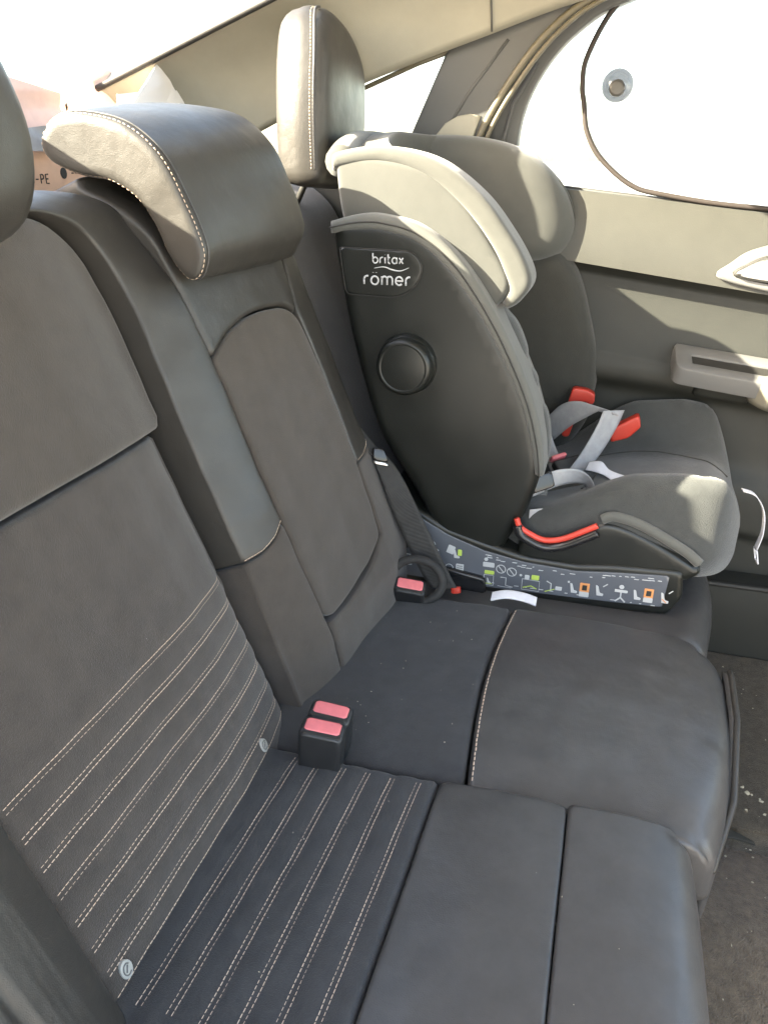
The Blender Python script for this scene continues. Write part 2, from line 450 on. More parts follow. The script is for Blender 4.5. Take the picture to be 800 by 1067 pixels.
# roof lining, slightly domed across
def roof_fn(u, v):
    x = .12 + u * 1.27; y = HY - v * 1.9
    return np.stack([x, y, roofz(y) + .02 * (1 - (2 * u - 1) ** 2)], -1)
P, F = grid_surf(roof_fn, 14, 18, flip=False)
P, F = slab(P, F, np.array((0, 0, .035)))
mesh('roof_lining', P, F, M['liner'], car)
# rear glass between shelf and header
def rg(u, v):
    x = .16 + u * 1.235; y = HY + v * .98
    return np.stack([x, y, rear_z(y) + .012 * (1 - (2 * u - 1) ** 2)], -1)
P, F = grid_surf(rg, 12, 12); mesh('rear_window', P, F, M['glass'], car)
# black edge strip along the right edge of the rear glass
e = np.array([(1.397, y, rear_z(y) - .004) for y in np.linspace(HY, 1.36, 12)])
mesh('window_edge', *tube(e, .006, 8), M['rubber'], car)
# far pillar trim: a curved band between the rear glass edge and the side glass
up = np.array([(1.40, y, rear_z(y) - .006) for y in np.linspace(-.2, 1.36, 30)])
lowpts = spline([(1.560, -.20, .300), (1.555, .10, .243), (1.550, .28, .192), (1.545, .47, .134), (1.535, .66, .066), (1.52, .90, -.03), (1.50, 1.36, -.10)], False, 10)
ly = lowpts[:, 1]
def pil(u, v):
    y = -.2 + u * 1.56
    x0 = 1.40; z0 = rear_z(y) - .006
    x1 = np.interp(y, ly, lowpts[:, 0]); z1 = np.interp(y, ly, lowpts[:, 2])
    bul = np.sin(np.pi * v) * .022
    x = x0 + (x1 - x0) * v + bul * .55; z = z0 + (z1 - z0) * v + bul
    return np.stack([x, y, z], -1)
P, F = grid_surf(pil, 60, 18)
P, F = slab(P, F, np.array((.04, 0, .03)))
mesh('pillar_trim', P, F, M['trim'], car)
# seam joint across the trim
sj = pil(np.full(14, (.262 + .2) / 1.56), np.linspace(0.02, .98, 14)) + np.array((-.0015, 0, -.0015))
mesh('trim_joint', *tube(sj, .0018, 6), M['darktrim'], car)
# dark trim between quarter glass and door (lies in the side plane)
SIDE = Frame((1.575, 0, 0), (0, -1, 0), (0, 0, 1))             # u runs forward, normal points into the cabin
q = [(-.395, .02), (-.325, .178), (-.215, .222), (-.11, .262), (-.10, .24), (-.205, .20), (-.285, .02)]
V, F = plate(np.array([(-.425, .01), (-.345, .176), (-.325, .20), (-.08, .268), (-.09, .246), (-.15, .212), (-.20, .160), (-.25, .085), (-.285, .01)]), SIDE, .012, .006, grid=.03)
mesh('quarter_trim', V, F, M['darktrim'], car)
# thin raised fold on the quarter trim
mesh('trim_fold', *tube(SIDE([-.36, -.30, -.235], [.02, .11, .19], .0115), .0028, 8), M['darktrim'], car)
# pale lower part of that trim
V, F = plate(np.array([(-.378, .0), (-.352, .055), (-.315, .074), (-.276, .076), (-.30, .0)]), SIDE, .017, .003, grid=.03)
mesh('trim_corner', V, F, M['trim'], car)
# quarter glass with dark border
V, F = plate(np.array([(-.62, -.03), (-.50, .125), (-.345, .174), (-.425, .01), (-.44, -.03)]), Frame((1.60, 0, 0), (0, -1, 0), (0, 0, 1)), .004, .001, grid=.1)
mesh('quarter_window', V, F, M['glass'], car)
# thin pale reveal above quarter glass
mesh('window_reveal', *tube(SIDE([-.62, -.50, -.40, -.335], [.082, .122, .158, .177], .004), .0045, 8), M['seal'], car)
# door opening seal, a double bead
sealp = spline(SIDE([-.300, -.262, -.205, -.155, -.10, -.02, .10, .35], [-.02, .07, .155, .208, .243, .268, .285, .30], .014), False, 8)
mesh('door_seal', *tube(sealp, .0065, 8), M['seal'], car)
mesh('door_seal', *tube(sealp + np.array((-.004, -.013, -.005)), .0042, 8), M['seal'], car)
# side wall behind the door, under the quarter glass
V, F = plate(np.array([(-1.5, -.85), (-1.5, -.04), (-.62, -.03), (-.42, .012), (-.29, .02), (-.285, -.85)]), SIDE, .0, .002, grid=.2, base=-.05)
mesh('side_panel', V, F, M['cabin_lo'], car)
# parcel shelf, bulkhead and boot floor close the back
V, F = plate(round_poly([(.02, .66), (1.56, .66), (1.56, 1.40), (.02, 1.40)], .03), Frame((0, 0, -.085), (1, 0, 0), (0, 1, 0)), .015, .004, grid=.1, base=-.02)
mesh('parcel_shelf', V, F, M['shelf'], car)
mesh('bulkhead', *box((.80, .90, -.45), (1.54, .02, .72)), M['shelf'], car, smooth=False)
# near side: pillar and quarter panel behind the open door (just outside the picture)
def npil(u, v):
    y = .32 + u * 1.05
    x0 = .16; z0 = rear_z(y) - .006; x1 = .03; z1 = -.02 - .1 * u
    return np.stack([x0 + (x1 - x0) * v, y, z0 + (z1 - z0) * v], -1)
P, F = grid_surf(npil, 12, 6, flip=True); P, F = slab(P, F, np.array((-.04, 0, .02)))
mesh('pillar_trim', P, F, M['trim'], car)
mesh('side_panel', *box((.0, .87, -.45), (.05, 1.04, .86)), M['cabin_lo'], car, smooth=False)
# boot lid and outer skins
mesh('boot_lid', *box((.80, 1.62, -.11), (1.50, .50, .04), bev=.015), M['paint'], car)
mesh('roof_skin', *grid_surf(lambda u, v: np.stack([.06 + u * 1.48, HY + .01 - v * 1.95, roofz(HY - v * 1.9) + .05 + .03 * (1 - (2 * u - 1) ** 2)], -1), 12, 12), M['paint'], car)
# door sill at the far side
V, F = plate(np.array([(-.25, 1.53), (1.6, 1.53), (1.6, 1.63), (-.25, 1.63)]), Frame((0, 0, -.86), (0, -1, 0), (1, 0, 0)), .06, .012, grid=.08, base=-.26)
mesh('door_sill', V, F, M['cabin_lo'], car)
mesh('sill_lip', *tube(np.array([(1.528, y, -.803) for y in np.linspace(.2, -1.6, 8)]), .006, 8), M['rubber'], car)

# floor
def fl(u, v):
    x = .02 + u * 1.53; y = .2 - v * 1.9
    z = -1.03 + .05 * np.exp(-((x - .86) / .16) ** 2)
    return np.stack([x, y, z], -1)
P, F = grid_surf(fl, 60, 40, flip=True)
tag(mesh('floor', P, F, M['carpet']), 'dark grit-flecked carpet on the car floor', 'floor', kind='structure')
mesh('underbody', *box((.80, .1, -1.09), (1.56, 3.2, .03)), M['rubber'], car, smooth=False)
# front of seat base below the cushions
mesh('seat_base', *box((.86, .08, -.93), (1.36, .42, .22), bev=.03), M['carpet'], car)

# ------------------------------------------------------------------ far door
door = thing('vehicle_door', (1.6, -.5, -.83), 'far rear car door with moulded panel, armrest pull and big window', 'car door')
DF = Frame((1.60, 0, 0), (0, -1, 0), (0, 0, 1))               # u forward, v up, n into the cabin
TZ = math.tan(R(7.0))
def sillz(u): return -.062 - u * .105                          # belt line falls towards the front
def creasez(u): return -.187 - (u) * .135
def door_h(u, v):
    b = sillz(u) - v                                           # depth below the belt line
    h = .030 - .030 * np.exp(-b / .012) + .02 * np.clip(b, 0, .14) / .14
    return h
us0, us1 = -.30, 1.10
def upper(u, w):                                               # w 0 at the sill outer edge, 1 at the crease
    zc = creasez(u); zs = sillz(u)
    a = np.clip(w / .28, 0, 1)
    z = zs + .006 * np.sin(a * np.pi / 2) - (1 - 0) * 0
    z = np.where(w < .28, zs - .028 + .028 * np.sin(a * np.pi / 2) , zs + (zc - zs) * (w - .28) / .72 )
    n = np.where(w < .28, .036 * (1 - np.cos(a * np.pi / 2)) - .012, .024 + .026 * np.sin((w - .28) / .72 * np.pi / 2))
    return DF(u, z, n)
P, F = grid_surf(lambda u, w: upper(us0 + u * (us1 - us0), w), 60, 40)
F = [f[::-1] for f in F]
def fixn(P, F, d):
    a, b, c = P[F[0][0]], P[F[0][1]], P[F[0][2]]
    return F if np.dot(np.cross(b - a, c - a), d) > 0 else [f[::-1] for f in F]
F = fixn(P, F, np.array((-1, 0, 0)))
P, F = slab(P, F, np.array((.03, 0, 0)))
mesh('upper_trim', P, F, M['cabin'], door, autosm=50)
# lower trim: sits a step further out under the crease, a soft shelf line at armrest height
def lower(u, w):
    zc = creasez(u); zb = -.83
    z = zc + (zb - zc) * w
    d = zc - z
    shelf = -.362 - .09 * (u - .0)                             # ridge line
    n = .022 - .020 * np.clip(d / .02, 0, 1) + .030 * np.clip((d - .04) / .12, 0, 1) ** 1.5
    s = z - shelf
    n = n + .004 * (1 / (1 + np.exp(s / .004))) - .030 / (1 + np.exp((s + .045) / .006))
    n = n + .02 / (1 + np.exp((z + .56 + .1 * u) / .012)) - .016 / (1 + np.exp((z + .71 + .12 * (u - .28)) / .004))
    return DF(u, z, n)
P, F = grid_surf(lambda u, w: lower(us0 + u * (us1 - us0), w), 50, 150)
F = fixn(P, F, np.array((-1, 0, 0)))
P, F = slab(P, F, np.array((.06, 0, 0)))
mesh('lower_trim', P, F, M['cabin_lo'], door, autosm=60)
# armrest pull: a chamfered block with a finger slot, cap further forward
AF = Frame((1.600, 0, -.335), (0, -1, -.115), (0, .115, 1))    # slopes with the belt line
def ring_block(u0, u1, z0, z1, n0, n1):
    pass
# pull body built from the top: frame in the plane seen from above
TF = Frame((1.562, 0, -.312), (0, -1, -.115), (-1, 0, -.42))       # u forward, v into the cabin, n = up
TF.n = -TF.n if TF.n[2] < 0 else TF.n
outer = round_poly([(.122, -.01), (.50, -.01), (.50, .068), (.126, .062)], [.004, .004, .004, .014])
slot = round_poly([(.146, .012), (.300, .012), (.300, .046), (.148, .046)], .006)
arm = MB()
def prism_ring(O, I, zt, zb, bev=.004):
    O = resample(O, .004); I = resample(I, .004)
    if area2(O) < 0: O = O[::-1]
    if area2(I) < 0: I = I[::-1]
    no, ni = len(O), len(I)
    pts = [Vector(p) for p in np.vstack([O, I]).tolist()]
    ed = [(i, (i + 1) % no) for i in range(no)] + [(no + i, no + (i + 1) % ni) for i in range(ni)]
    vo, eo, fo, ov, oe, of = delaunay_2d_cdt(pts, ed, [], 1, 1e-7)
    A = np.array([tuple(v) for v in vo]); idx = {}
    for k, o in enumerate(ov):
        for i in o: idx[i] = k
    tri = []
    for f in fo:
        c = A[list(f)].mean(0)[None]
        if not inside(I, c)[0]: tri.append(tuple(f))
    V = [TF(A[:, 0], A[:, 1], zt)]; Fc = [t for t in tri]; off = len(A)
    def wall(L, base_idx, flip):
        nonlocal off
        prev = base_idx
        nn = np.roll(L, -1, 0) - np.roll(L, 1, 0); nn = np.stack([nn[:, 1], -nn[:, 0]], 1); nn /= np.linalg.norm(nn, axis=1)[:, None] + 1e-9
        if flip: nn = -nn
        for (ex, z) in ((bev * .7, zt - bev * .3), (bev, zt - bev), (bev, zb)):
            V.append(TF(L[:, 0] + nn[:, 0] * ex, L[:, 1] + nn[:, 1] * ex, z)); cur = [off + i for i in range(len(L))]; off += len(L)
            for i in range(len(L)):
                j = (i + 1) % len(L); f = (prev[i], cur[i], cur[j], prev[j]); Fc.append(f[::-1] if flip else f)
            prev = cur
    wall(O, [idx[i] for i in range(no)], False); wall(I, [idx[no + i] for i in range(ni)], True)
    V = np.vstack(V)
    return V, Fc
V, F = prism_ring(outer, slot, 0.0, -.036)
arm = mesh('armrest', V, F, M['grey_plastic'], door, autosm=40)
mesh('slot_floor', *box((.223, .029, -.0065), (.16, .040, .004), TF), M['rubber'], arm, smooth=False)  # dark plate just under the rim stands in for the slot's shade
# pale pad on the armrest in front of the slot
V, F = plate(spline([(.262, .052), (.270, .066), (.30, .082), (.40, .095), (.60, .10), (.60, -.0), (.306, .012), (.302, .034)], True, 6), TF, .006, .012, grid=.012, base=-.050)
mesh('armrest_pad', V, F, M['padtrim'], door)
V, F = plate(round_poly([(.165, .0), (.285, .0), (.270, .035), (.175, .035)], .006), TF, -.038, .006, grid=.012, base=-.080)
mesh('pull_cup', V, F, M['cabin_lo'], door)
# release handle: bezel and chrome lever
V, F = plate(spline([(.172, -.196), (.190, -.168), (.225, -.145), (.30, -.130), (.42, -.140), (.46, -.18), (.44, -.232), (.30, -.222)], True, 8), DF, .062, .006, grid=.01, base=.03)
hb = mesh('handle_bezel', V, F, M['grey_plastic'], door)
V, F = plate(spline([(.196, -.190), (.215, -.168), (.25, -.152), (.31, -.146), (.40, -.155), (.42, -.19), (.40, -.218), (.30, -.208)], True, 8), DF, .067, .003, grid=.01, base=.055)
mesh('handle_recess', V, F, M['rubber'], hb)
V, F = plate(spline([(.200, -.190), (.218, -.170), (.25, -.156), (.30, -.152), (.36, -.16), (.38, -.19), (.36, -.206), (.28, -.201)], True, 8), DF, .073, .005, grid=.008, base=.06)
mesh('release_lever', V, F, M['chrome'], hb)
# window frame at the back edge and top, glass, belt seal
wf_in = spline([(-.205, -.06), (-.212, .02), (-.200, .09), (-.165, .155), (-.115, .205), (-.05, .240), (.10, .275), (.50, .300), (1.1, .30)], False, 8)
wf_out = spline([(-.290, -.06), (-.292, .02), (-.250, .10), (-.195, .180), (-.135, .228), (-.05, .266), (.10, .30), (.50, .325), (1.1, .325)], False, 8)
V, F = plate(np.vstack([wf_in, wf_out[::-1]]), DF, .006, .005, grid=.02, base=-.03, step=.01)
mesh('window_frame', V, F, M['darktrim'], door)
mesh('frame_bead', *tube(DF(np.array([-.235, -.240, -.224, -.185]), np.array([-.06, .02, .09, .155]), .008), .0035, 8), M['darktrim'], door)
V, F = plate(np.vstack([wf_in, [(1.1, -.2), (-.2, -.2)]]), Frame((1.625, 0, 0), (0, -1, 0), (0, 0, 1)), .004, .001, grid=.2, step=.03)
mesh('window_glass', V, F, M['glass'], door)
mesh('belt_seal', *tube(DF([-.22, .2, .6, 1.1], [sillz(-.22) - .002, sillz(.2) - .002, sillz(.6) - .002, sillz(1.1) - .002], -.014), .006, 8), M['rubber'], door)
V, F = plate(np.array([(-.28, -.85), (-.28, -.10), (1.1, -.22), (1.1, -.85)]), Frame((1.70, 0, 0), (0, -1, 0), (0, 0, 1)), .0, .002, grid=.2, base=-.03)
mesh('outer_skin', V, F, M['paint'], door)

# sunshade clinging to the inside of that window
HF = Frame((1.606, 0, 0), (0, -1, 0), (0, 0, 1))
shade = thing('sunshade', (1.606, -.3, -.06), 'round-cornered mesh window sunshade with brown wire hoop and suction cup', 'sunshade')
hp = spline([(-.098, .09), (-.104, .12), (-.100, .165), (-.062, .236), (.0, .275), (.15, .292), (.40, .292), (.52, .25), (.56, .12), (.53, .0), (.42, -.085), (.20, -.078), (.06, -.060), (.0, -.044), (-.058, .0), (-.088, .045)], True, 8)
mesh('hoop', *tube(HF(hp[:, 0], hp[:, 1], 0), .0046, 8, closed=True), mat('hoop_binding', (.034, .027, .024), .7, .3), shade)
V, F = plate(hp, HF, .0004, .0003, grid=.1, base=-.0004, step=.02, nside=1)
mesh('mesh_panel', V, F, M['film'], shade)
cu = MB(); prof = [(.0005, .015), (.012, .014), (.018, .010), (.0235, .004), (.0265, .001), (.027, 0)]
a = np.linspace(0, 2 * np.pi, 28, endpoint=False); rings = []
for rr, zz in prof: rings.append(HF(-.043 + rr * np.cos(a), .118 + rr * np.sin(a), .002 + zz))
V = np.vstack(rings); F = []
for i in range(len(prof) - 1):
    for j in range(28): F.append((i * 28 + j, (i + 1) * 28 + j, (i + 1) * 28 + (j + 1) % 28, i * 28 + (j + 1) % 28))
F.append(tuple(range(28)))
cup = mesh('suction_cup', V, F, M['cup'], shade)
a = np.linspace(0, 2 * np.pi, 16, endpoint=False)
V, F = plate(np.stack([-.043 + .014 * np.cos(a), .113 + .014 * np.sin(a)], 1), HF, .022, .005, grid=.005, base=.012)
mesh('cup_button', V, F, mat('cup_rubber', (.05, .048, .045), .35), cup)

# ------------------------------------------------------------------ rear seat
tilt = R(21.5)
BK = Frame((0, .357, -.68), (1, 0, 0), (0, math.sin(tilt), math.cos(tilt)))   # u across, v up the back, n out of it
CU = Frame((0, 0, -.68), (1, 0, 0), (0, 1, 0))

def stitch_on(fr, uv, hf, parent, name='stitching', L=.0048, gap=.0005, w=.00044, lift=.0002, build=True, mb=None):
    uv = np.asarray(uv, float); uv = resample(uv, .004, closed=False)
    h = hf(uv[:, 0], uv[:, 1]); e = 1e-3
    hu = (hf(uv[:, 0] + e, uv[:, 1]) - hf(uv[:, 0] - e, uv[:, 1])) / (2 * e); hv = (hf(uv[:, 0], uv[:, 1] + e) - hf(uv[:, 0], uv[:, 1] - e)) / (2 * e)
    N = fr.n - hu[:, None] * fr.u - hv[:, None] * fr.v
    V, F = dashes(fr(uv[:, 0], uv[:, 1], h), N, L, gap, w, lift)
    if mb is not None: mb.add(V, F); return
    return mesh(name, V, F, M['thread'], parent)

def roll(d, r): 
    x = 1 - np.minimum(np.maximum(d, 0) / r, 1); return r * (1 - np.sqrt(np.maximum(0, 1 - x * x)))

def wob(u, v, s=0.0):
    """soft lumps and pulls of stuffed upholstery, about a millimetre"""
    return .0007 * (np.sin(31 * u + 17 * v + 1.3 + s) * np.sin(23 * v - 9 * u + s) + .8 * np.sin(57 * u - 41 * v + 2 * s) * np.sin(19 * u + 47 * v + .7) + .45 * np.sin(96 * u + 63 * v + s) * np.sin(71 * v - 38 * u))
# --- near backrest
nb = thing('seatback', (.46, .40, -.69), 'near outer seatback with a striped white-stitched lower panel and plain upper panel', 'seatback')
SP = [.2095, .1785, .1475, .1165, .0855, .0545, .0255]                # stitch pairs up the back
def h_near(u, v):
    b = .010 - .024 * np.clip((u - .60) / .18, 0, 1) ** 2 - .0 * u
    return b + wob(u, v, .4)
def h_strip(u, v):
    h = h_near(u, v)
    for s in SP: h = h - .0016 * np.exp(-((v - s) / .0045) ** 2) + .0006 * np.exp(-((v - s - .0155) / .008) ** 2)
    h = h - .006 * roll(.775 - u, .045) / .045 * 2.4
    return h
V, F = plate(round_poly([(.345, -.03), (.770, -.03), (.790, .20), (.790, .408), (.345, .408)], [.003, .02, .01, .004, .004]), BK, 0, .007, h_strip, grid=.0058, base=-.10)
sp = mesh('striped_panel', V, F, M['fabric'], nb)
st = MB()
for s in SP:
    for o in (-.0026, .0026):
        uu = np.linspace(.357, .772 if s > .12 else .766, 60)
        stitch_on(BK, np.stack([uu, s + o + .0 * uu], 1), h_strip, None, mb=st)
stitch_on(BK, np.stack([np.linspace(.352, .766, 60), np.full(60, .0035)], 1), h_strip, None, mb=st)
st.build('stitching', M['thread'], sp)
def h_up(u, v): return h_near(u, v) + .006 + .004 * np.clip((v - .56) / .1, 0, 1)
V, F = plate(round_poly([(.10, .413), (.792, .413), (.799, .56), (.785, .637), (.733, .669), (.60, .677), (.10, .679)], [.004, .004, .05, .05, .06, .1, .02]), BK, 0, .010, h_up, grid=.014, base=-.10)
mesh('upper_panel', V, F, M['insetfab'], nb)
# outer bolster with pressed pleats
def h_ob(u, v):
    x = (u - .165) / .18
    h = .018 + .040 * np.sin(np.clip(x, 0, 1) * np.pi) ** .8 * (1 - .25 * np.clip(v / .4, 0, 1))
    for k, (c, a) in enumerate(((.300, .0022), (.2925, .0030), (.285, .0028), (.277, .0035), (.264, .009))):
        h = h - a * np.exp(-((u - c + .04 * np.clip(v - .05, 0, .3)) / (.0026 if a < .005 else .005)) ** 2) * np.clip((.24 - v) / .06, 0, 1)
    return h
V, F = plate(round_poly([(.165, -.05), (.348, -.05), (.348, .62), (.165, .62)], .01), BK, 0, .009, h_ob, grid=.0042, base=-.10)
mesh('side_bolster', V, F, M['bolster'], nb)
# white round anchor tags
TAGM = M['disc']
for (uu, vv) in ((.676, .0135), (.372, .0135)):
    a = np.linspace(0, 2 * np.pi, 24, endpoint=False)
    k = h_strip(np.array([uu]), np.array([vv]))[0]
    V, F = plate(np.stack([uu + .0072 * np.cos(a), vv + .0092 * np.sin(a)], 1), BK, k + .0022, .001, grid=.006, base=k - .004, step=.003)
    tg = mesh('anchor_tag', V, F, TAGM, nb)
    em = MB(); z = k + .0026
    c = [(uu + .0045 * math.cos(t), vv + .0055 * math.sin(t)) for t in np.linspace(.6, 5.4, 14)]
    em.add(*tube(BK([p[0] for p in c], [p[1] for p in c], z), .0006, 6))
    em.add(*tube(BK([uu - .002, uu + .002], [vv - .002, vv + .003], z), .0007, 6))
    em.build('tag_emblem', M['grey_plastic'], tg)
# --- near headrest
NHF = Frame(BK(0, .62, .075), (1, 0, 0), (0, .10, 1))
V, F = plate(round_poly([(.40, .005), (.655, .005), (.684, .09), (.655, .23), (.42, .235), (.38, .1)], [.04, .05, .08, .06, .05, .05]), NHF, .0, .045, lambda u, v: -.02 * ((v - .1) / .12) ** 2, grid=.012, base=-.11, back=.04, bulge=.004)
mesh('headrest', V, F, M['bolster'], nb)
mesh('headrest_post', *tube(np.array([NHF(.46, .04, -.06), BK(.46, .62, .0)]), .006, 10), M['chrome'], nb)
mesh('headrest_post', *tube(np.array([NHF(.60, .04, -.06), BK(.60, .62, .0)]), .006, 10), M['chrome'], nb)

# --- centre and far backrest
cb = thing('seatback', (1.2, .40, -.69), 'wider seatback section with a recessed centre panel, between striped seatback and child seat', 'seatback')
def h_mid(u, v):
    # bolster crown on the left, slightly hollow middle, bolster on the right edge
    l = (u - .786) / .098; r_ = (1.185 - u) / .10
    h = .012 + .034 * np.sin(np.clip(l, 0, 1) * np.pi / 2)
    h = np.minimum(h, .030 + .054 * np.sin(np.clip(r_, 0, 1) * np.pi / 2))
    h = h + .028 * np.clip((u - .87) / .22, 0, 1)
    h = h * (1 - .35 * np.clip((.04 - v) / .08, 0, 1))
    h = h - .05 * np.clip((v - .60) / .10, 0, 1) ** 2
    return h + wob(u, v, 2.1)
inset = [(.870, .080), (.868, .30), (.874, .462), (.93, .488), (1.0, .498), (1.075, .490), (1.100, .470), (1.106, .35), (1.086, .098), (1.03, .078), (.95, .068), (.89, .066)]
insetP = np.vstack([np.array(inset)])
insetP = round_poly(inset, [.012, .01, .003, .03, .03, .02, .02, .05, .015, .02, .03, .012])
# surround = left bolster, top, right bolster and foot
sline = [(.768, .213), (.79, .2085), (.82, .2085), (.845, .2155), (.8675, .2290)]
bol = [(.790, .2125), (.82, .2105), (.845, .2175), (.8670, .2310), (.866, .30), (.872, .468), (.866, .60), (.852, .680), (.800, .708), (.60, .712), (.10, .712), (.10, .682), (.60, .680), (.735, .672), (.788, .640), (.802, .56), (.794, .42), (.790, .26)]
def h_bol(u, v):
    k = np.clip((v - .52) / .16, 0, 1); k = k * k * (3 - 2 * k)
    return h_mid(u, v) * (1 - k) + k * (.020 - .05 * np.clip((v - .655) / .055, 0, 1) ** 2) + 0 * u
V, F = plate(round_poly(bol, [.002, .01, .01, .002, .02, .01, .1, .05, .05, .1, .02, .004, .1, .06, .05, .05, .03, .02]), BK, 0, .0045, h_bol, grid=.007, base=-.10)
lb = mesh('side_bolster', V, F, M['bolster'], nb)
sb = MB(); stitch_on(BK, [(.791, .2155), (.82, .2140), (.845, .2210), (.8655, .2345)], lambda u, v: h_mid(u, v) + .0002, None, mb=sb)
V, F = plate(round_poly([(.756, -.03), (.868, -.03), (.868, .078), (.8675, .2290), (.845, .2155), (.82, .2085), (.790, .2100), (.772, -.02)], [.01, .003, .01, .002, .01, .01, .002, .02]), BK, 0, .0045, h_mid, grid=.007, base=-.10)
mesh('bolster_foot', V, F, M['insetfab'], nb)
sb.build('stitching', M['thread'], lb)
V, F = plate(insetP, BK, .0, .0045, lambda u, v: h_mid(u, v) - .0035 + .006 * np.sin(np.clip((v - .07) / .42, 0, 1) * np.pi), grid=.009, base=-.10)
mesh('centre_panel', V, F, M['insetfab'], cb)
V, F = plate(round_poly([(.875, .4650), (.93, .4905), (1.0, .5005), (1.077, .4925), (1.1035, .4730), (1.13, .58), (1.13, .705), (.84, .715), (.866, .60)], [.003, .03, .03, .02, .003, .03, .02, .02, .1]), BK, 0, .007, h_mid, grid=.009, base=-.10)
mesh('head_panel', V, F, M['bolster'], cb)
V, F = plate(round_poly([(1.103, .26), (1.110, .35), (1.106, .475), (1.134, .58), (1.134, .70), (1.165, .70), (1.178, .50), (1.181, .245), (1.158, .2285), (1.135, .2225), (1.1015, .2215)], [.003, .03, .01, .02, .003, .02, .05, .002, .01, .01, .002]), BK, 0, .0045, h_mid, grid=.007, base=-.10)
rb = mesh('side_bolster', V, F, M['bolster'], cb)
sb = MB(); stitch_on(BK, [(1.106, .2255), (1.135, .2265), (1.158, .2325), (1.176, .247)], lambda u, v: h_mid(u, v) + .0002, None, mb=sb)
sb.build('stitching', M['thread'], rb)
V, F = plate(round_poly([(1.090, .099), (1.1010, .2195), (1.135, .2205), (1.158, .2265), (1.181, .2430), (1.182, .20), (1.165, -.03), (.872, -.03), (.872, .063), (.95, .060), (1.03, .071)], [.01, .002, .01, .01, .002, .05, .03, .004, .003, .05, .03]), BK, 0, .0055, h_mid, grid=.007, base=-.10)
mesh('backrest_foot', V, F, M['insetfab'], cb)
# far outer part behind the child seat
def h_far(u, v):
    return .012 + .020 * np.clip((u - 1.42) / .15, 0, 1) - .05 * np.clip((v - .60) / .10, 0, 1) ** 2
V, F = plate(round_poly([(1.186, -.03), (1.56, -.03), (1.56, .71), (1.172, .71), (1.183, .5)], [.02, .02, .03, .02, .05]), BK, 0, .018, h_far, grid=.016, base=-.10)
mesh('outer_panel', V, F, M['insetfab'], cb)

# --- centre headrest: low comma-shaped roll, stitched along its end
comma = [(.655, .030), (.662, .012), (.650, -.004), (.615, -.016), (.577, -.022), (.545, -.040), (.524, -.070), (.510, -.104), (.490, -.128), (.474, -.126), (.465, -.104), (.470, -.078), (.483, -.046), (.508, .002), (.548, .034), (.600, .046), (.635, .044)]
cpl = resample(spline(comma, True, 10), .0045)
if area2(cpl) < 0: cpl = cpl[::-1]
ctr = np.array((.55, -.02))
def comma_loop(x, inset=0.0):
    q = (x - .835) / .305
    s = 1 + .28 * np.sin(np.clip(q, 0, 1) * np.pi) ** .75 * .55
    L = cpl.copy()
    nn = np.roll(L, -1, 0) - np.roll(L, 1, 0); nn = np.stack([nn[:, 1], -nn[:, 0]], 1); nn /= np.linalg.norm(nn, axis=1)[:, None]
    up = np.clip(nn @ np.array((-.35, .94)), 0, 1)                # swell of the top and front
    swell = .023 * np.sin(np.clip(q, 0, 1) * np.pi * .62 + .0) ** .8
    L = L + nn * (swell * (.25 + .75 * up))[:, None] - nn * inset
    return np.stack([np.full(len(L), x), L[:, 0], L[:, 1]], 1)
stn = [(.8338, .0115), (.8339, .0085), (.8344, .0055), (.8352, .0032), (.8366, .0012), (.8385, .0003), (.840, 0)] + [(x, 0) for x in np.linspace(.85, 1.115, 26)] + [(1.122, .002), (1.128, .006), (1.132, .012)]
loops = [comma_loop(x, i) for x, i in stn]; nl = len(cpl)
V = np.vstack(loops); F = []
for i in range(len(loops) - 1):
    for j in range(nl): F.append((i * nl + j, i * nl + (j + 1) % nl, (i + 1) * nl + (j + 1) % nl, (i + 1) * nl + j))
A = V[:nl]; 
F = [f[::-1] for f in F] if np.dot(np.cross(V[F[0][1]] - V[F[0][0]], V[F[0][2]] - V[F[0][0]]), V[F[0][0]] - np.array((V[F[0][0]][0], *ctr))) < 0 else F
F.append(tuple(range(nl))); F.append(tuple(reversed(range((len(loops) - 1) * nl, len(loops) * nl))))
ch = mesh('headrest', V, F, M['bolster'], cb, autosm=42)
# end facing of the headrest inside the stitch line, and the stitches just inside the edge
L2 = comma_loop(.8385, .0005); nrm_out = L2 - np.array((.8385, *ctr)); nrm_out[:, 0] = -.5 * np.linalg.norm(nrm_out, axis=1)
Vd, Fd = dashes(np.vstack([L2, L2[:1]]), np.vstack([nrm_out, nrm_out[:1]]), L=.0046, gap=.0016, w=.00065, lift=.0005)
mesh('stitching', Vd, Fd, M['thread'], ch)
L3 = comma_loop(.8455, -.0006)
mesh('piping', *tube(L3, .0011, 6, closed=True), M['leather'], ch)

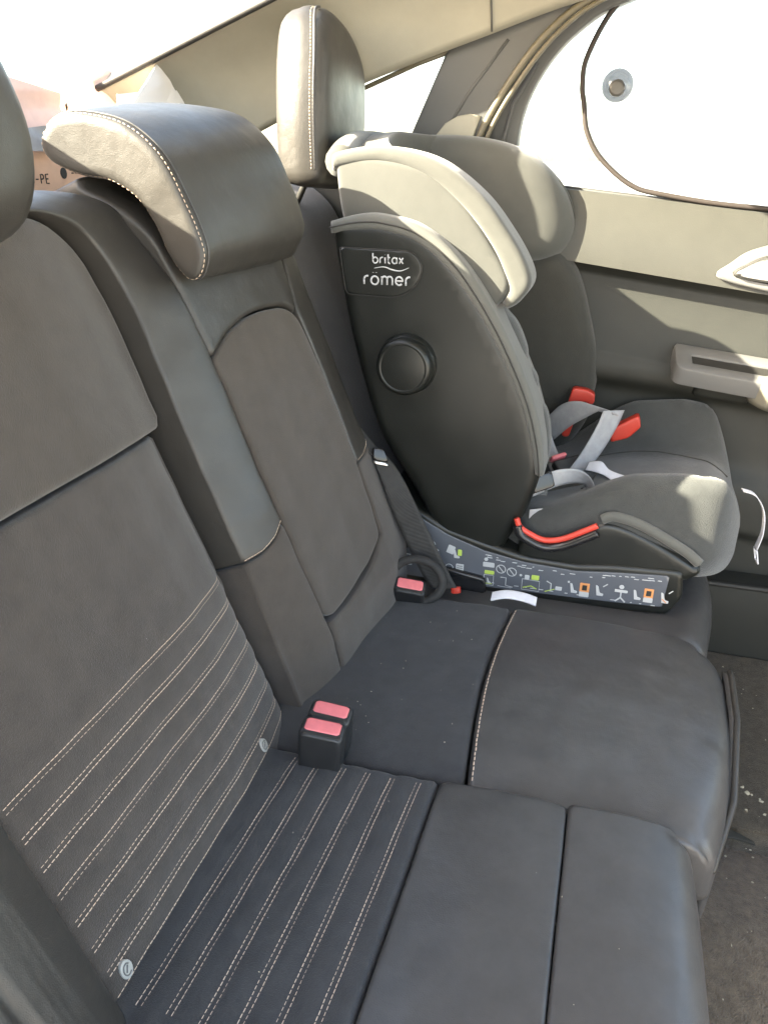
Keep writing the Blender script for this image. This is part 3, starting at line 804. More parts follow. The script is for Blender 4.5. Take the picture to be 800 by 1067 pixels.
# --- far headrest: upright, its near side facing the camera
FH = Frame((0, .515, 0), (1, 0, 0), (0, 0, 1))
fo = [(1.298, -.040), (1.475, -.050), (1.536, .010), (1.556, .09), (1.536, .155), (1.468, .208), (1.384, .226), (1.326, .211), (1.303, .15), (1.294, .07)]
FHt = Frame((0, .510, 0), (1, 0, 0), (0, -.02, 1))
V, F = plate(round_poly(fo, [.02, .04, .05, .06, .06, .06, .05, .04, .05, .05]), FHt, .028, .026, lambda u, v: -.006 * ((u - 1.40) / .12) ** 2 - .02 * np.clip((v - .13) / .1, 0, 1) ** 2, grid=.010, base=-.066, back=.03, bulge=.003, prof=.8)
fh = mesh('headrest', V, F, M['bolster'], cb)
sm = spline([(1.2985, -.016), (1.2952, .04), (1.2960, .09), (1.3045, .15), (1.3265, .208), (1.355, .2195)], False, 10)
P3 = FHt(sm[:, 0] - .0006, sm[:, 1], .002 - .012 * np.clip((sm[:, 1] - .13) / .1, 0, 1) ** 2)
mesh('stitching', *dashes(P3, np.array((-.9, -.4, .1)), L=.0040, gap=.0012, w=.00065, lift=.0028), M['thread'], fh)
mesh('piping', *tube(P3 + np.array((.002, -.006, 0)), .0022, 6), M['leather'], fh)
for x in (1.33, 1.43):
    mesh('headrest_post', *tube(np.array([(x, .545, .01), (x, .60, -.09)]), .006, 10), M['rubber'], cb)

# --- cushions
cu = thing('seat_cushion', (.80, .08, -.82), 'dark three-place bench cushion, striped at the near place and smooth further along', 'seat cushion')
NCY = [.3285, .2985, .2675, .2365, .2055, .1735]
def yline(x, y0): return y0 - .016 * (x - .35) / .33
def h_nc(u, v):
    h = .0 * u + .010 * np.clip((.20 - v) / .3, 0, 1)
    h = h - .05 * np.clip((-.06 - v) / .10, 0, 1) ** 2
    h = h + .006 - .003 * np.clip((u - .63) / .06, 0, 1) ** 2 + wob(u, v, 3.3)
    return h
def h_ncs(u, v):
    h = h_nc(u, v)
    for y in NCY: h = h - .0016 * np.exp(-((v - yline(u, y)) / .0045) ** 2) + .0006 * np.exp(-((v - yline(u, y) - .0155) / .008) ** 2)
    return h
RX = .690
V, F = plate(round_poly([(.12, .152), (RX, .136), (RX, .375), (.12, .395)], .004), CU, 0, .007, h_ncs, grid=.0058, base=-.14)
ns = mesh('striped_panel', V, F, M['cushfab'], cu)
st = MB()
for y in NCY:
    for o in (-.0026, .0026):
        uu = np.linspace(.352, RX - .006, 60)
        stitch_on(CU, np.stack([uu, yline(uu, y + o)], 1), h_ncs, None, mb=st)
st.build('stitching', M['thread'], ns)
V, F = plate(round_poly([(.12, .149), (RX, .133), (RX, -.0148), (.12, -.0148)], .003), CU, 0, .0045, lambda u, v: h_nc(u, v) + .004 * np.sin(np.clip((v + .012) / .15, 0, 1) * np.pi), grid=.012, base=-.14)
mesh('thigh_panel', V, F, M['leather'], cu)
# keep the seam side tight: only the front edge is rolled
def front_panel(P, seam_y, r_seam, r_front, hf, base, grid):
    P = np.asarray(P, float)
    if area2(P) < 0: P = P[::-1]
    P = resample(P, .006)
    C, T, D, B = cap_points(P, r_front, grid, levels=(.03, .08, .16, .28, .45, .7, 1.0))
    nn = np.roll(P, -1, 0) - np.roll(P, 1, 0); nn = np.stack([nn[:, 1], -nn[:, 0]], 1); nn /= np.linalg.norm(nn, axis=1)[:, None] + 1e-9
    df = np.full(len(C), 1e9)
    for i in range(len(P)):
        j = (i + 1) % len(P)
        if nn[i, 1] < -.3 and nn[j, 1] < -.3:
            ab = P[j] - P[i]; tt = np.clip(((C - P[i]) @ ab) / (ab @ ab + 1e-15), 0, 1)
            df = np.minimum(df, np.linalg.norm(C - (P[i] + tt[:, None] * ab), axis=1))
    dr = lambda d, r: r * (1 - np.sqrt(np.maximum(0, 1 - (1 - np.minimum(d / r, 1)) ** 2)))
    z = hf(C[:, 0], C[:, 1]) - np.maximum(dr(D, r_seam), dr(df, r_front))
    V = [CU(C[:, 0], C[:, 1], z)]; F = list(T); off = len(C); prev = list(B); nP = len(P)
    zb = z[B]
    for k in range(1, 7):
        q = k / 6; zz = zb * (1 - q) + base * q
        V.append(CU(P[:, 0], P[:, 1], zz)); cur = [off + i for i in range(nP)]; off += nP
        for i in range(nP):
            j = (i + 1) % nP; F.append((prev[i], cur[i], cur[j], prev[j]))
        prev = cur
    F.append(tuple(reversed(prev)))
    return np.vstack(V), F
V, F = front_panel(round_poly([(.12, -.016), (RX, -.016), (RX + .004, -.154), (.60, -.158), (.12, -.162)], [.003, .003, .018, .12, .01]), -.016, .004, .038, lambda u, v: h_nc(u, v) * .3 + .010, -.26, .010)
mesh('front_panel', V, F, M['leather'], cu)
# middle cushion: rear fabric panel, stitched seam, front leather panel
SY = lambda x: .113 + .012 * np.sin((x - .7) / .4 * np.pi) - .006
def h_mc(u, v):
    h = -.006 + .010 * np.sin(np.clip((v + .2) / .5, 0, 1) * np.pi) + .0 * u
    h = h + .010 * np.sin(np.clip((u - .70) / .40, 0, 1) * np.pi) - .004 * np.exp(-((u - .70) / .03) ** 2)
    h = h - .02 * np.clip((-.12 - v) / .10, 0, 1) ** 2
    return h + 1.3 * wob(u, v, 5.0)
xs = np.linspace(.696, 1.106, 20)
P = np.vstack([np.stack([xs, SY(xs)], 1), [(1.118, .36), (.700, .39)]])
V, F = plate(P, CU, 0, .008, h_mc, grid=.010, base=-.14)
mc = mesh('rear_panel', V, F, M['cushfab'], cu)
P = np.vstack([np.stack([xs, SY(xs) - .004], 1)[::-1], round_poly([(.686, .0), (.686, -.180), (.80, -.208), (.95, -.224), (1.06, -.228), (1.107, -.205), (1.108, 0)], [0, .02, .1, .1, .06, .035, 0])])
V, F = front_panel(P, .115, .008, .034, lambda u, v: h_mc(u, v) + .002, -.09, .010)
mf = mesh('front_panel', V, F, M['leather'], cu)
xs2 = np.linspace(.704, 1.100, 60)
smb = MB(); stitch_on(CU, np.stack([xs2, SY(xs2) - .0095], 1), lambda u, v: h_mc(u, v) + .0016, None, mb=smb, L=.0062, gap=.0014, w=.0009)
smb.build('stitching', M['thread'], mf)
# hanging hem below the middle cushion's front edge, with a toothed fastener strip at its end
def hem(u, v):
    x = .698 + u * .365
    y0 = np.interp(x, [.66, .70, .80, .95, 1.06, 1.085], [-.162, -.180, -.211, -.229, -.232, -.222])
    return np.stack([x, y0 - .006 * np.sin(v * np.pi) + .02 * v ** 2, -.712 - .15 * v - .02 * (1 - u) + .012 * np.sin(u * 2.6)], -1)
P, F = grid_surf(hem, 50, 14); F = fixn(P, F, np.array((0, -1, 0)))
P, F = slab(P, F, np.array((0, .010, 0)))
hm = mesh('front_hem', P, F, M['leather'], cu)
mesh('hem_edge', *tube(hem(np.linspace(0, 1, 30), np.zeros(30)), .0045, 8), M['bolster'], hm)
tb = MB()
for k in range(22):
    u = .02 + k * .010
    a, b = hem(np.array([u]), np.array([.93]))[0], hem(np.array([u + .002]), np.array([1.08]))[0]
    tb.add(*tube(np.array([a + (0, -.003, 0), b + (0, -.004, 0)]), .0011, 5))
tb.build('fastener_teeth', M['trim'], hm)
# far cushion under the child seat
V, F = front_panel(round_poly([(1.112, .30), (1.112, -.205), (1.30, -.235), (1.45, -.232), (1.55, -.19), (1.56, .30)], [.01, .03, .10, .10, .10, .01]), .30, .02, .045, lambda u, v: -.022 + 0 * u, -.26, .012)
mesh('outer_panel', V, F, M['leather'], cu)

# ------------------------------------------------------------------ child seat
cs = thing('child_seat', (1.40, .08, -.70), 'dark child seat with grey winged head pad on a black base with picture instructions', 'child seat')
KF = Frame((1.20, 0, 0), (0, -1, 0), (0, 0, 1))       # near flank plane; u forward, v up, n towards the camera side
def flip_yz(L): return [(-a, b) for a, b in L]
shellp = [(.437, -.092), (.395, -.082), (.354, -.082), (.294, -.098), (.233, -.145), (.169, -.235), (.116, -.338), (.092, -.416), (.086, -.470), (.105, -.545), (.135, -.610), (.150, -.650), (.200, -.650), (.250, -.610), (.311, -.508), (.363, -.425), (.404, -.296), (.430, -.17)]
V, F = plate(spline(flip_yz(shellp), True, 8), Frame((1.215, 0, 0), (0, -1, 0), (0, 0, 1)), .020, .022, lambda u, v: .006 * np.exp(-((u + .27) / .10) ** 2 - ((v + .38) / .13) ** 2), grid=.014, base=-.03, back=.01)
sh = mesh('side_shell', V, F, M['shell'], cs)
# paler edge band round the top and front of the flank
bandp = spline(flip_yz([(.440, -.088), (.395, -.077), (.354, -.077), (.292, -.093), (.229, -.142), (.164, -.232), (.111, -.336), (.087, -.414), (.080, -.475)]), False, 10)
inner = spline(flip_yz([(.440, -.106), (.395, -.100), (.352, -.101), (.300, -.117), (.244, -.162), (.182, -.248), (.131, -.346), (.106, -.420), (.094, -.475)]), False, 10)
V, F = plate(np.vstack([bandp, inner[::-1]]), Frame((1.215, 0, 0), (0, -1, 0), (0, 0, 1)), .0235, .008, grid=.006, base=-.075, step=.006)
mesh('edge_band', V, F, M['cs_band'], cs)
ml = (bandp * .5 + inner * .5)
mesh('band_groove', *tube(Frame((1.215, 0, 0), (0, -1, 0), (0, 0, 1))(ml[:, 0], ml[:, 1], .0236), .0014, 6), M['rubber'], cs)
# badge with the maker's lettering
SH = Frame((1.1955, 0, 0), (0, -1, 0), (0, 0, 1))
bf = round_poly([(-.425, -.125), (-.305, -.128), (-.288, -.150), (-.300, -.182), (-.330, -.199), (-.415, -.196)], [.006, .012, .02, .02, .02, .008])
V, F = plate(bf, SH, .0035, .003, grid=.01, base=-.008)
bdg = mesh('badge', V, F, M['shell'], sh)
lb_ = resample(bf, .004)
mesh('badge_rim', *tube(SH(lb_[:, 0], lb_[:, 1], .003), .0008, 6, closed=True), M['rubber'], bdg)
def arc(cx, cy, rx, ry, a0, a1, n=14): 
    a = np.radians(np.linspace(a0, a1, n)); return [(cx + rx * math.cos(t), cy + ry * math.sin(t)) for t in a]
GL = {  # stroke letters, x-height 1
 'b': ([[(.12, 1.55), (.12, .5)], arc(.52, .48, .40, .44, 0, 360, 24)], 1.08),
 'r': ([[(.12, .04), (.12, .6)] + arc(.50, .58, .38, .36, 180, 75, 8)], .74),
 'i': ([[(.12, .04), (.12, .94)], [(.12, 1.30), (.121, 1.34)]], .38),
 't': ([[(.14, 1.40), (.14, .32)] + arc(.40, .32, .26, .28, 180, 285, 7), [(.0, .92), (.44, .92)]], .62),
 'a': ([arc(.46, .48, .38, .44, 0, 360, 24), [(.84, .94), (.84, .04)]], 1.06),
 'x': ([[(.06, .94), (.70, .04)], [(.70, .94), (.06, .04)]], .80),
 'o': ([arc(.50, .48, .42, .44, 0, 360, 24), [(.32, 1.30), (.321, 1.33)], [(.68, 1.30), (.681, 1.33)]], 1.10),
 'm': ([[(.12, .04), (.12, .94)], [(.12, .60)] + arc(.42, .60, .30, .34, 170, 0, 9) + [(.72, .04)], [(.72, .60)] + arc(1.02, .60, .30, .34, 170, 0, 9) + [(1.32, .04)]], 1.50),
 'e': ([[(.10, .50), (.88, .50)] + arc(.49, .50, .40, .44, 0, 318, 20)], 1.04)}
def lettering(text, x0, y0, hgt, fr, z, r, mb):
    x = x0
    for ch_ in text:
        strokes, adv = GL[ch_]
        for s_ in strokes:
            p = np.array(s_) * hgt
            mb.add(*tube(fr(x + p[:, 0], y0 + p[:, 1], z), r, 6, flat=(fr.n, .5)))
        x += (adv + .10) * hgt
    return x
tm = MB()
lettering('britax', -.371, -.1475, .0098, SH, .0042, .0011, tm)
lettering('romer', -.386, -.180, .0142, SH, .0042, .0014, tm)
sw = spline([(-.368, -.1550), (-.352, -.1525), (-.338, -.1565), (-.325, -.1575), (-.312, -.1525)], False, 8)
tm.add(*tube(SH(sw[:, 0], sw[:, 1], .0042), np.r_[np.linspace(.0004, .0012, 16), np.linspace(.0012, .0004, len(sw) - 16)], 6, flat=(SH.n, .5)))
tm.build('lettering', M['white'], bdg)
# round side-impact knob
def lathe(prof, fr, cu_, cv_, n=40, ell=1.0):
    a = np.linspace(0, 2 * np.pi, n, endpoint=False); V = []; F = []
    for rr, zz in prof: V.append(fr(cu_ + rr * np.cos(a), cv_ + rr * ell * np.sin(a), zz))
    for i in range(len(prof) - 1):
        for j in range(n): F.append((i * n + j, i * n + (j + 1) % n, (i + 1) * n + (j + 1) % n, (i + 1) * n + j))
    F.append(tuple(range((len(prof) - 1) * n, len(prof) * n)))
    return np.vstack(V), F
KN = Frame((1.186, 0, 0), (0, -1, 0), (0, 0, 1))
kprof = [(.049, -.012), (.049, -.002), (.047, .004), (.0455, .006), (.0455, .019), (.043, .024), (.0405, .0258), (.039, .0262), (.0375, .0262), (.0362, .0254), (.03, .0262), (.02, .0272), (.01, .0278), (.0005, .028)]
V, F = lathe(kprof, KN, -.312, -.302)
kb = mesh('side_knob', V, F, M['shell'], cs, autosm=35)
# back pan and far flank
V, F = plate(spline(flip_yz(shellp), True, 8), Frame((1.60, 0, 0), (0, -1, 0), (0, 0, 1)), .0, .02, grid=.03, base=-.04, back=.01)
mesh('side_shell', V, F, M['shell'], cs)
def pan(u, v):
    z = -.10 - u * .48; yb = np.interp(z, [-.60, -.508, -.425, -.296, -.17, -.10], [.235, .295, .35, .39, .415, .42])
    return np.stack([1.22 + v * .36, yb - .04 + .035 * np.cos((v - .5) * 2.2), z], -1)
P, F = grid_surf(pan, 24, 16); F = fixn(P, F, np.array((0, -1, 0))); P, F = slab(P, F, np.array((0, .03, 0)))
mesh('back_pan', P, F, M['shell'], cs)
# quilted torso pad between the flanks
def pad(u, v):
    z = -.16 - u * .37; x = 1.25 + v * .30
    yb = np.interp(z, [-.60, -.508, -.425, -.296, -.17, -.10], [.16, .20, .24, .29, .31, .32])
    w = np.abs(v - .5) * 2
    y = yb - .115 * w ** 2.2
    q = .010 * np.abs(np.sin(u * np.pi * 4.0)) ** .6 * np.abs(np.sin((v + .12 * np.cos(u * np.pi * 4)) * np.pi * 3)) ** .5
    return np.stack([x, y - q, z], -1)
P, F = grid_surf(pad, 90, 70); F = fixn(P, F, np.array((0, -1, 0))); P, F = slab(P, F, np.array((0, .03, 0)))
mesh('torso_pad', P, F, M['cs_fab'], cs)
# near torso wing cushion: peeps out beyond the shell edge as soft bumps
nwp = flip_yz([(.200, -.22), (.158, -.232), (.133, -.275), (.126, -.305), (.110, -.330), (.104, -.362), (.088, -.388), (.080, -.425), (.080, -.465), (.10, -.490), (.16, -.50), (.21, -.40)])
V, F = plate(spline(nwp, True, 8), Frame((1.268, 0, 0), (0, -1, 0), (0, 0, 1)), .018, .020, grid=.008, base=-.03, back=.016)
mesh('wing_pad', V, F, M['cs_fab'], cs)
# far torso wing: broad dark pad seen from its inner side
WF = Frame((1.565, 0, 0), (0, -1, 0), (0, 0, 1))
wing = flip_yz([(.30, -.10), (.20, -.135), (.115, -.155), (.075, -.20), (.045, -.28), (.022, -.36), (.020, -.42), (.035, -.50), (.10, -.56), (.30, -.55)])
V, F = plate(spline(wing, True, 8), WF, .030, .030, lambda u, v: -.02 * np.clip((u + .12) / .12, 0, 1) ** 2, grid=.014, base=-.05, back=.02)
mesh('wing_pad', V, F, M['cs_wing'], cs)
# head pad: near wing from outside, far wing from inside, back between
HN = Frame((1.232, 0, 0), (0, -1, 0), (0, 0, 1))
nearw = flip_yz([(.440, -.004), (.425, .004), (.366, .002), (.300, -.014), (.240, -.056), (.192, -.118), (.160, -.176), (.190, -.215), (.25, -.20), (.32, -.15), (.415, -.12)])
V, F = plate(spline(nearw, True, 8), HN, .008, .010, lambda u, v: .006 * np.exp(-((u + .33) / .1) ** 2), grid=.012, base=-.05)
hdp = mesh('head_wing', V, F, M['cs_head'], cs)
rimo = spline(flip_yz([(.446, .000), (.436, .010), (.366, .018), (.283, .000), (.212, -.047), (.163, -.103), (.133, -.150), (.128, -.178), (.146, -.204), (.164, -.214)]), False, 10)
rimi = spline(flip_yz([(.446, -.016), (.430, -.012), (.366, -.006), (.297, -.024), (.234, -.070), (.190, -.122), (.166, -.166), (.160, -.184), (.165, -.196), (.170, -.204)]), False, 10)
V, F = plate(np.vstack([rimo, rimi[::-1]]), HN, .014, .011, grid=.007, base=-.075, back=.02, step=.007)
mesh('wing_rim', V, F, M['cs_head'], hdp)
HR = Frame((1.530, 0, 0), (0, -1, 0), (0, 0, 1))
farw = flip_yz([(.46, .030), (.385, .040), (.27, .036), (.185, .012), (.120, -.040), (.090, -.105), (.100, -.155), (.145, -.178), (.22, -.17), (.32, -.14), (.46, -.12)])
V, F = plate(spline(farw, True, 8), HR, .030, .040, lambda u, v: -.030 * np.clip((u + .25) / .15, 0, 1) ** 2, grid=.012, base=-.05, back=.02)
fw = mesh('head_wing', V, F, M['cs_head'], cs)
sp_ = spline(flip_yz([(.300, .034), (.215, .018), (.150, -.022), (.112, -.085), (.110, -.140), (.140, -.170)]), False, 8)
# back of the head pad joins the wings
def hback(u, v):
    x = 1.25 + u * .29; th = np.pi * u
    zt = .008 + .030 * np.clip(u * 1.6, 0, 1) + .006 * np.sin(np.pi * u); zb = -.15
    a = v
    y = .345 + .055 * np.sin(th) - .012 * np.cos((a - .5) * np.pi)
    return np.stack([x, y, zb + (zt - zb) * np.sin(a * np.pi / 2)], -1)
P, F = grid_surf(hback, 30, 20); F = fixn(P, F, np.array((0, -1, 0))); P, F = slab(P, F, np.array((0, .06, -.004)))
mesh('head_back', P, F, M['cs_head'], cs)
# crown bridge: rounded top joining both wings at the back
br = np.stack([np.linspace(1.235, 1.56, 24), .435 + .02 * np.sin(np.linspace(0, np.pi, 24)), np.linspace(-.004, .016, 24) + .014 * np.sin(np.linspace(0, np.pi, 24))], 1)
mesh('head_bridge', *tube(br, .024, 14), M['cs_head'], cs)

# seat cushion: dished, near bolster shoulder and raised far shoulder
def h_cs(u, v):                                       # u = x, v = y
    x = (u - 1.405) / .195
    b = np.where(x > 0, .085 * np.clip((x - .35) / .5, 0, 1) ** 1.6, .058 * np.clip((-x - .42) / .45, 0, 1) ** 1.5)
    k = np.clip((.09 - v) / .16, 0, 1); k = k * k * (3 - 2 * k)
    b = b * k
    f = .030 * np.clip((.10 - v) / .25, 0, 1)
    roll_ = -.06 * np.clip((-.19 - v) / .08, 0, 1) ** 2
    return f + b + roll_ + 1.2 * wob(u, v, 1.7)
CSF = Frame((0, 0, -.545), (1, 0, 0), (0, 1, 0))
plan = spline([(1.30, .20), (1.235, .13), (1.208, .07), (1.203, -.02), (1.203, -.12), (1.225, -.205), (1.30, -.245), (1.42, -.262), (1.53, -.245), (1.595, -.18), (1.605, -.05), (1.60, .20)], True, 8)
V, F = plate(plan, CSF, 0, .032, h_cs, grid=.009, base=-.085)
cc = mesh('seat_pad', V, F, M['cs_fab'], cs)
# seam lines on the seat pad
def on_pad(p): p = np.asarray(p); return CSF(p[:, 0], p[:, 1], h_cs(p[:, 0], p[:, 1]) + .0004)
for line in ([(1.46, .06), (1.485, -.02), (1.490, -.10), (1.47, -.18), (1.44, -.235)], [(1.30, .02), (1.40, -.005), (1.46, .01)]):
    mesh('seam_piping', *tube(on_pad(spline(line, False, 10)), .0016, 6), M['cs_wing'], cc)
# black under-shell along the near side and its curved fabric cuff line
undp = flip_yz([(.115, -.620), (.105, -.590), (.075, -.590), (.030, -.575), (-.010, -.552), (-.035, -.545), (-.080, -.556), (-.150, -.590), (-.185, -.615), (-.15, -.640), (-.05, -.650), (.06, -.655), (.105, -.648)])
V, F = plate(spline(undp, True, 8), Frame((1.212, 0, 0), (0, -1, 0), (0, 0, 1)), .014, .012, grid=.01, base=-.36, back=.012)
mesh('under_shell', V, F, M['shell'], cs)
cuff = spline(flip_yz([(-.020, -.540), (-.040, -.532), (-.085, -.543), (-.150, -.576), (-.180, -.598)]), False, 8)
mesh('cuff_edge', *tube(Frame((1.199, 0, 0), (0, -1, 0), (0, 0, 1))(cuff[:, 0], cuff[:, 1], 0), .009, 8, flat=((1, 0, 0), .7)), M['cs_band'], cs)
rl = spline(flip_yz([(.118, -.552), (.112, -.566), (.098, -.576), (.070, -.586), (.040, -.580), (.005, -.560), (-.014, -.548)]), False, 8)
mesh('red_edge', *tube(Frame((1.192, 0, 0), (0, -1, 0), (0, 0, 1))(rl[:, 0], rl[:, 1], .002), .0052, 8), M['redline'], cs)
rl[:, 0] += 0
rl2 = rl + np.array((0.002, -.0125))
mesh('guide_lip', *tube(Frame((1.192, 0, 0), (0, -1, 0), (0, 0, 1))(rl2[:, 0], rl2[:, 1], .004), .0085, 8), M['gloss'], cs)
# red lap-belt guides on the far side
gf = Frame((1.520, 0, 0), (0, -1, 0), (0, 0, 1))
V, F = plate(round_poly(flip_yz([(.062, -.408), (.034, -.410), (.018, -.418), (.018, -.438), (.030, -.440), (.036, -.432), (.046, -.452), (.060, -.510), (.074, -.510), (.074, -.47)]), .005, 4), gf, .006, .003, grid=.006, base=-.012)
mesh('belt_guide', V, F, M['red'], cs)
V, F = plate(round_poly(flip_yz([(-.020, -.462), (-.066, -.432), (-.072, -.455), (-.052, -.478), (-.020, -.49)]), .005, 4), Frame((1.455, 0, 0), (0, -1, 0), (0, 0, 1)), .012, .004, grid=.006, base=-.012)
mesh('belt_guide', V, F, M['red'], cs)
# base with instruction strip
basep = flip_yz([(.338, -.705), (.20, -.712), (.05, -.708), (-.09, -.706), (-.145, -.701), (-.164, -.665), (-.158, -.612), (-.05, -.617), (.012, -.625), (.10, -.622), (.17, -.606), (.235, -.588), (.30, -.555), (.336, -.515), (.344, -.60)])
BF = Frame((1.205, 0, 0), (0, -1, 0), (0, 0, 1))
V, F = plate(resample(basep, .01), BF, .012, .010, grid=.012, base=-.34, step=.008)
mesh('base', V, F, M['shell'], cs)
V, F = plate(round_poly(flip_yz([(.262, -.700), (.262, -.672), (.235, -.662), (.165, -.672), (.160, -.704)]), .006), BF, .024, .005, grid=.01, base=0)
mesh('foot_plug', V, F, M['gloss'], cs)
topl = np.array(flip_yz([(.336, -.535), (.30, -.566), (.235, -.600), (.17, -.622), (.10, -.634), (.012, -.638), (-.05, -.631), (-.138, -.624)]))
botl = np.array(flip_yz([(.338, -.690), (.30, -.692), (.235, -.694), (.17, -.694), (.10, -.692), (.012, -.690), (-.05, -.688), (-.134, -.684)]))
V, F = plate(np.vstack([topl, botl[::-1]]), BF, .0142, .0012, grid=.02, base=.008, step=.008)
dec = mesh('instruction_strip', V, F, M['decal'], cs)
wh, yg, orr, dk = MB(), MB(), MB(), MB()
def pict(mb, pts, z=.0150): 
    V, F = plate(np.array(pts), BF, z, .0003, grid=.05, base=z - .0012, step=.0025, nside=1); mb.add(V, F)
def disc(mb, c, r, z=.0150): pict(mb, [(c[0] + r * math.cos(t), c[1] + r * math.sin(t)) for t in np.linspace(0, 2 * np.pi, 10, endpoint=False)], z)
def rect(mb, x, y, w, h, rot=0, z=.0150):
    c, s_ = math.cos(rot), math.sin(rot)
    pict(mb, [(x + a * w / 2 * c - b * h / 2 * s_, y + a * w / 2 * s_ + b * h / 2 * c) for a, b in ((-1, -1), (1, -1), (1, 1), (-1, 1))], z)
def line(mb, pts, r=.0009, z=.0152):
    p = np.array(pts); mb.add(*tube(BF(p[:, 0], p[:, 1], z), r, 5, flat=(BF.n, .3)))
def ringl(mb, c, r): line(mb, [(c[0] + r * math.cos(t), c[1] + r * math.sin(t)) for t in np.linspace(0, 2 * np.pi, 14)], .0008)
def seatfig(mb, x, y, s=1.0):
    s = s * .78
    pict(mb, [(x - .010 * s, y + .016 * s), (x - .004 * s, y + .014 * s), (x + .001 * s, y - .004 * s), (x + .010 * s, y - .006 * s), (x + .009 * s, y - .012 * s), (x - .006 * s, y - .012 * s)])
# from the seatback end towards the front
seatfig(yg, -.322, -.575, .8); line(wh, [(-.326, -.60), (-.310, -.60), (-.312, -.615)]); rect(dk, -.316, -.630, .02, .012, z=.0148); line(wh, [(-.33, -.648), (-.302, -.648), (-.302, -.66)]); disc(wh, (-.324, -.640), .0025); rect(wh, -.305, -.668, .012, .004)
disc(wh, (-.262, -.622), .006); rect(wh, -.255, -.632, .010, .005, -.6)
rect(wh, -.228, -.628, .013, .016, -.3); seatfig(wh, -.218, -.636, .8); rect(yg, -.212, -.632, .007, .012); ringl(wh, (-.230, -.664), .007); rect(wh, -.211, -.664, .014, .019)
for k in range(4): line(dk, [(-.216, -.658 - k * .004), (-.206, -.658 - k * .004)], .0006, .0156)
disc(wh, (-.165, -.638), .0035); rect(wh, -.160, -.648, .020, .009); ringl(wh, (-.138, -.653), .008); ringl(wh, (-.119, -.656), .008)
line(wh, [(-.143, -.647), (-.133, -.659)]); line(wh, [(-.124, -.650), (-.114, -.662)])
rect(yg, -.158, -.663, .017, .007); line(wh, [(-.167, -.668), (-.150, -.668), (-.150, -.688), (-.167, -.688), (-.167, -.668)], .0006); seatfig(wh, -.158, -.680, .5); line(yg, [(-.166, -.685), (-.152, -.685)], .0008)
line(wh, [(-.138, -.669), (-.128, -.669), (-.128, -.684), (-.116, -.686)], .0010); line(wh, [(-.142, -.687), (-.118, -.688)], .0006)
disc(wh, (-.103, -.660), .0025); rect(wh, -.092, -.662, .008, .008); rect(yg, -.078, -.661, .013, .009); line(wh, [(-.100, -.666), (-.070, -.667), (-.070, -.687), (-.100, -.687), (-.100, -.666)], .0006); line(yg, [(-.098, -.683), (-.084, -.678), (-.074, -.683)], .0011)
line(wh, [(-.058, -.664), (-.050, -.668), (-.050, -.680)], .0011); line(yg, [(-.060, -.685), (-.044, -.678)], .0010); rect(wh, -.037, -.676, .011, .007)
disc(wh, (-.021, -.660), .0022); seatfig(wh, -.012, -.672, .85); rect(orr, .006, -.667, .016, .017); rect(dk, .006, -.667, .008, .010, z=.0156); rect(wh, .006, -.680, .016, .010)
seatfig(wh, .031, -.670, .9); line(wh, [(.036, -.660), (.043, -.654)], .0010)
disc(wh, (.066, -.656), .004); rect(wh, .066, -.664, .021, .005); line(wh, [(.066, -.666), (.066, -.676), (.058, -.684)], .0014); line(wh, [(.066, -.676), (.074, -.684)], .0014)
seatfig(wh, .092, -.668, .85); rect(orr, .110, -.661, .015, .017); rect(dk, .110, -.661, .008, .010, z=.0156); rect(wh, .110, -.674, .015, .009)
seatfig(wh, .136, -.667, .9); line(orr, [(.132, -.668), (.139, -.674)], .0010); line(wh, [(.141, -.656), (.147, -.650)], .0010)
for k in range(46):                                            # small print between the pictures
    px_ = rng.uniform(-.165, .128); top_ = np.interp(-px_, [-.138, -.05, .012, .10, .17], [-.624, -.631, -.638, -.634, -.622][::1])
    rect(wh, px_, rng.choice([top_ - .010, -.683, top_ - .006]) , rng.uniform(.003, .011), .0013, z=.0149)
wh.build('white_pictograms', M['white'], dec, smooth=False); yg.build('green_pictograms', M['yelgreen'], dec, smooth=False)
orr.build('orange_pictograms', M['orange'], dec, smooth=False); dk.build('dark_pictograms', M['rubber'], dec, smooth=False)
# harness: grey straps, buckle tongue, pads
hz = lambda x, y: float(-.545 + h_cs(np.array([x]), np.array([y]))[0])
V, F = ribbon([(1.515, .10, -.50), (1.49, .065, -.455), (1.46, .02, -.425), (1.44, -.012, -.432)], [.042, .046, .048, .048], [(.2, .5, .7), (.3, .6, .6), (.5, .75, .1), (.6, .8, -.05)])
mesh('harness_strap', V, F, M['web_grey'], cs)
V, F = ribbon([(1.440, -.020, -.425), (1.425, -.010, -.455), (1.400, .010, -.495), (1.375, .032, -.528)], .050, [(.62, -.70, -.10), (.62, -.72, -.05), (.62, -.75, 0), (.62, -.75, 0)])
mesh('harness_strap', V, F, M['web_grey'], cs)
V, F = ribbon([(1.45, .105, -.475), (1.42, .09, -.505), (1.40, .07, -.535)], .034, (.5, -.3, .5)); mesh('harness_strap', V, F, M['web_grey'], cs)
V, F = ribbon([(1.235, .105, -.515), (1.262, .060, -.500), (1.290, .022, -.505), (1.300, .004, -.530), (1.280, .020, -.556), (1.245, .062, -.560), (1.220, .100, -.562)], .034, [(-.2, .3, 1), (-.3, .2, 1), (-.5, .1, 1), (-.7, -.3, .7), (-.5, -.4, .6), (-.3, -.3, .8), (-.2, 0, 1)])
mesh('harness_strap', V, F, M['web_grey'], cs)
TFm = Frame((1.385, .045, -.520), (.62, -.75, .08), (.55, .55, .55))
V, F = plate(round_poly([(-.035, -.012), (.030, -.014), (.040, .0), (.030, .016), (-.035, .014)], .006), TFm, .008, .005, grid=.006, base=-.008, back=.004)
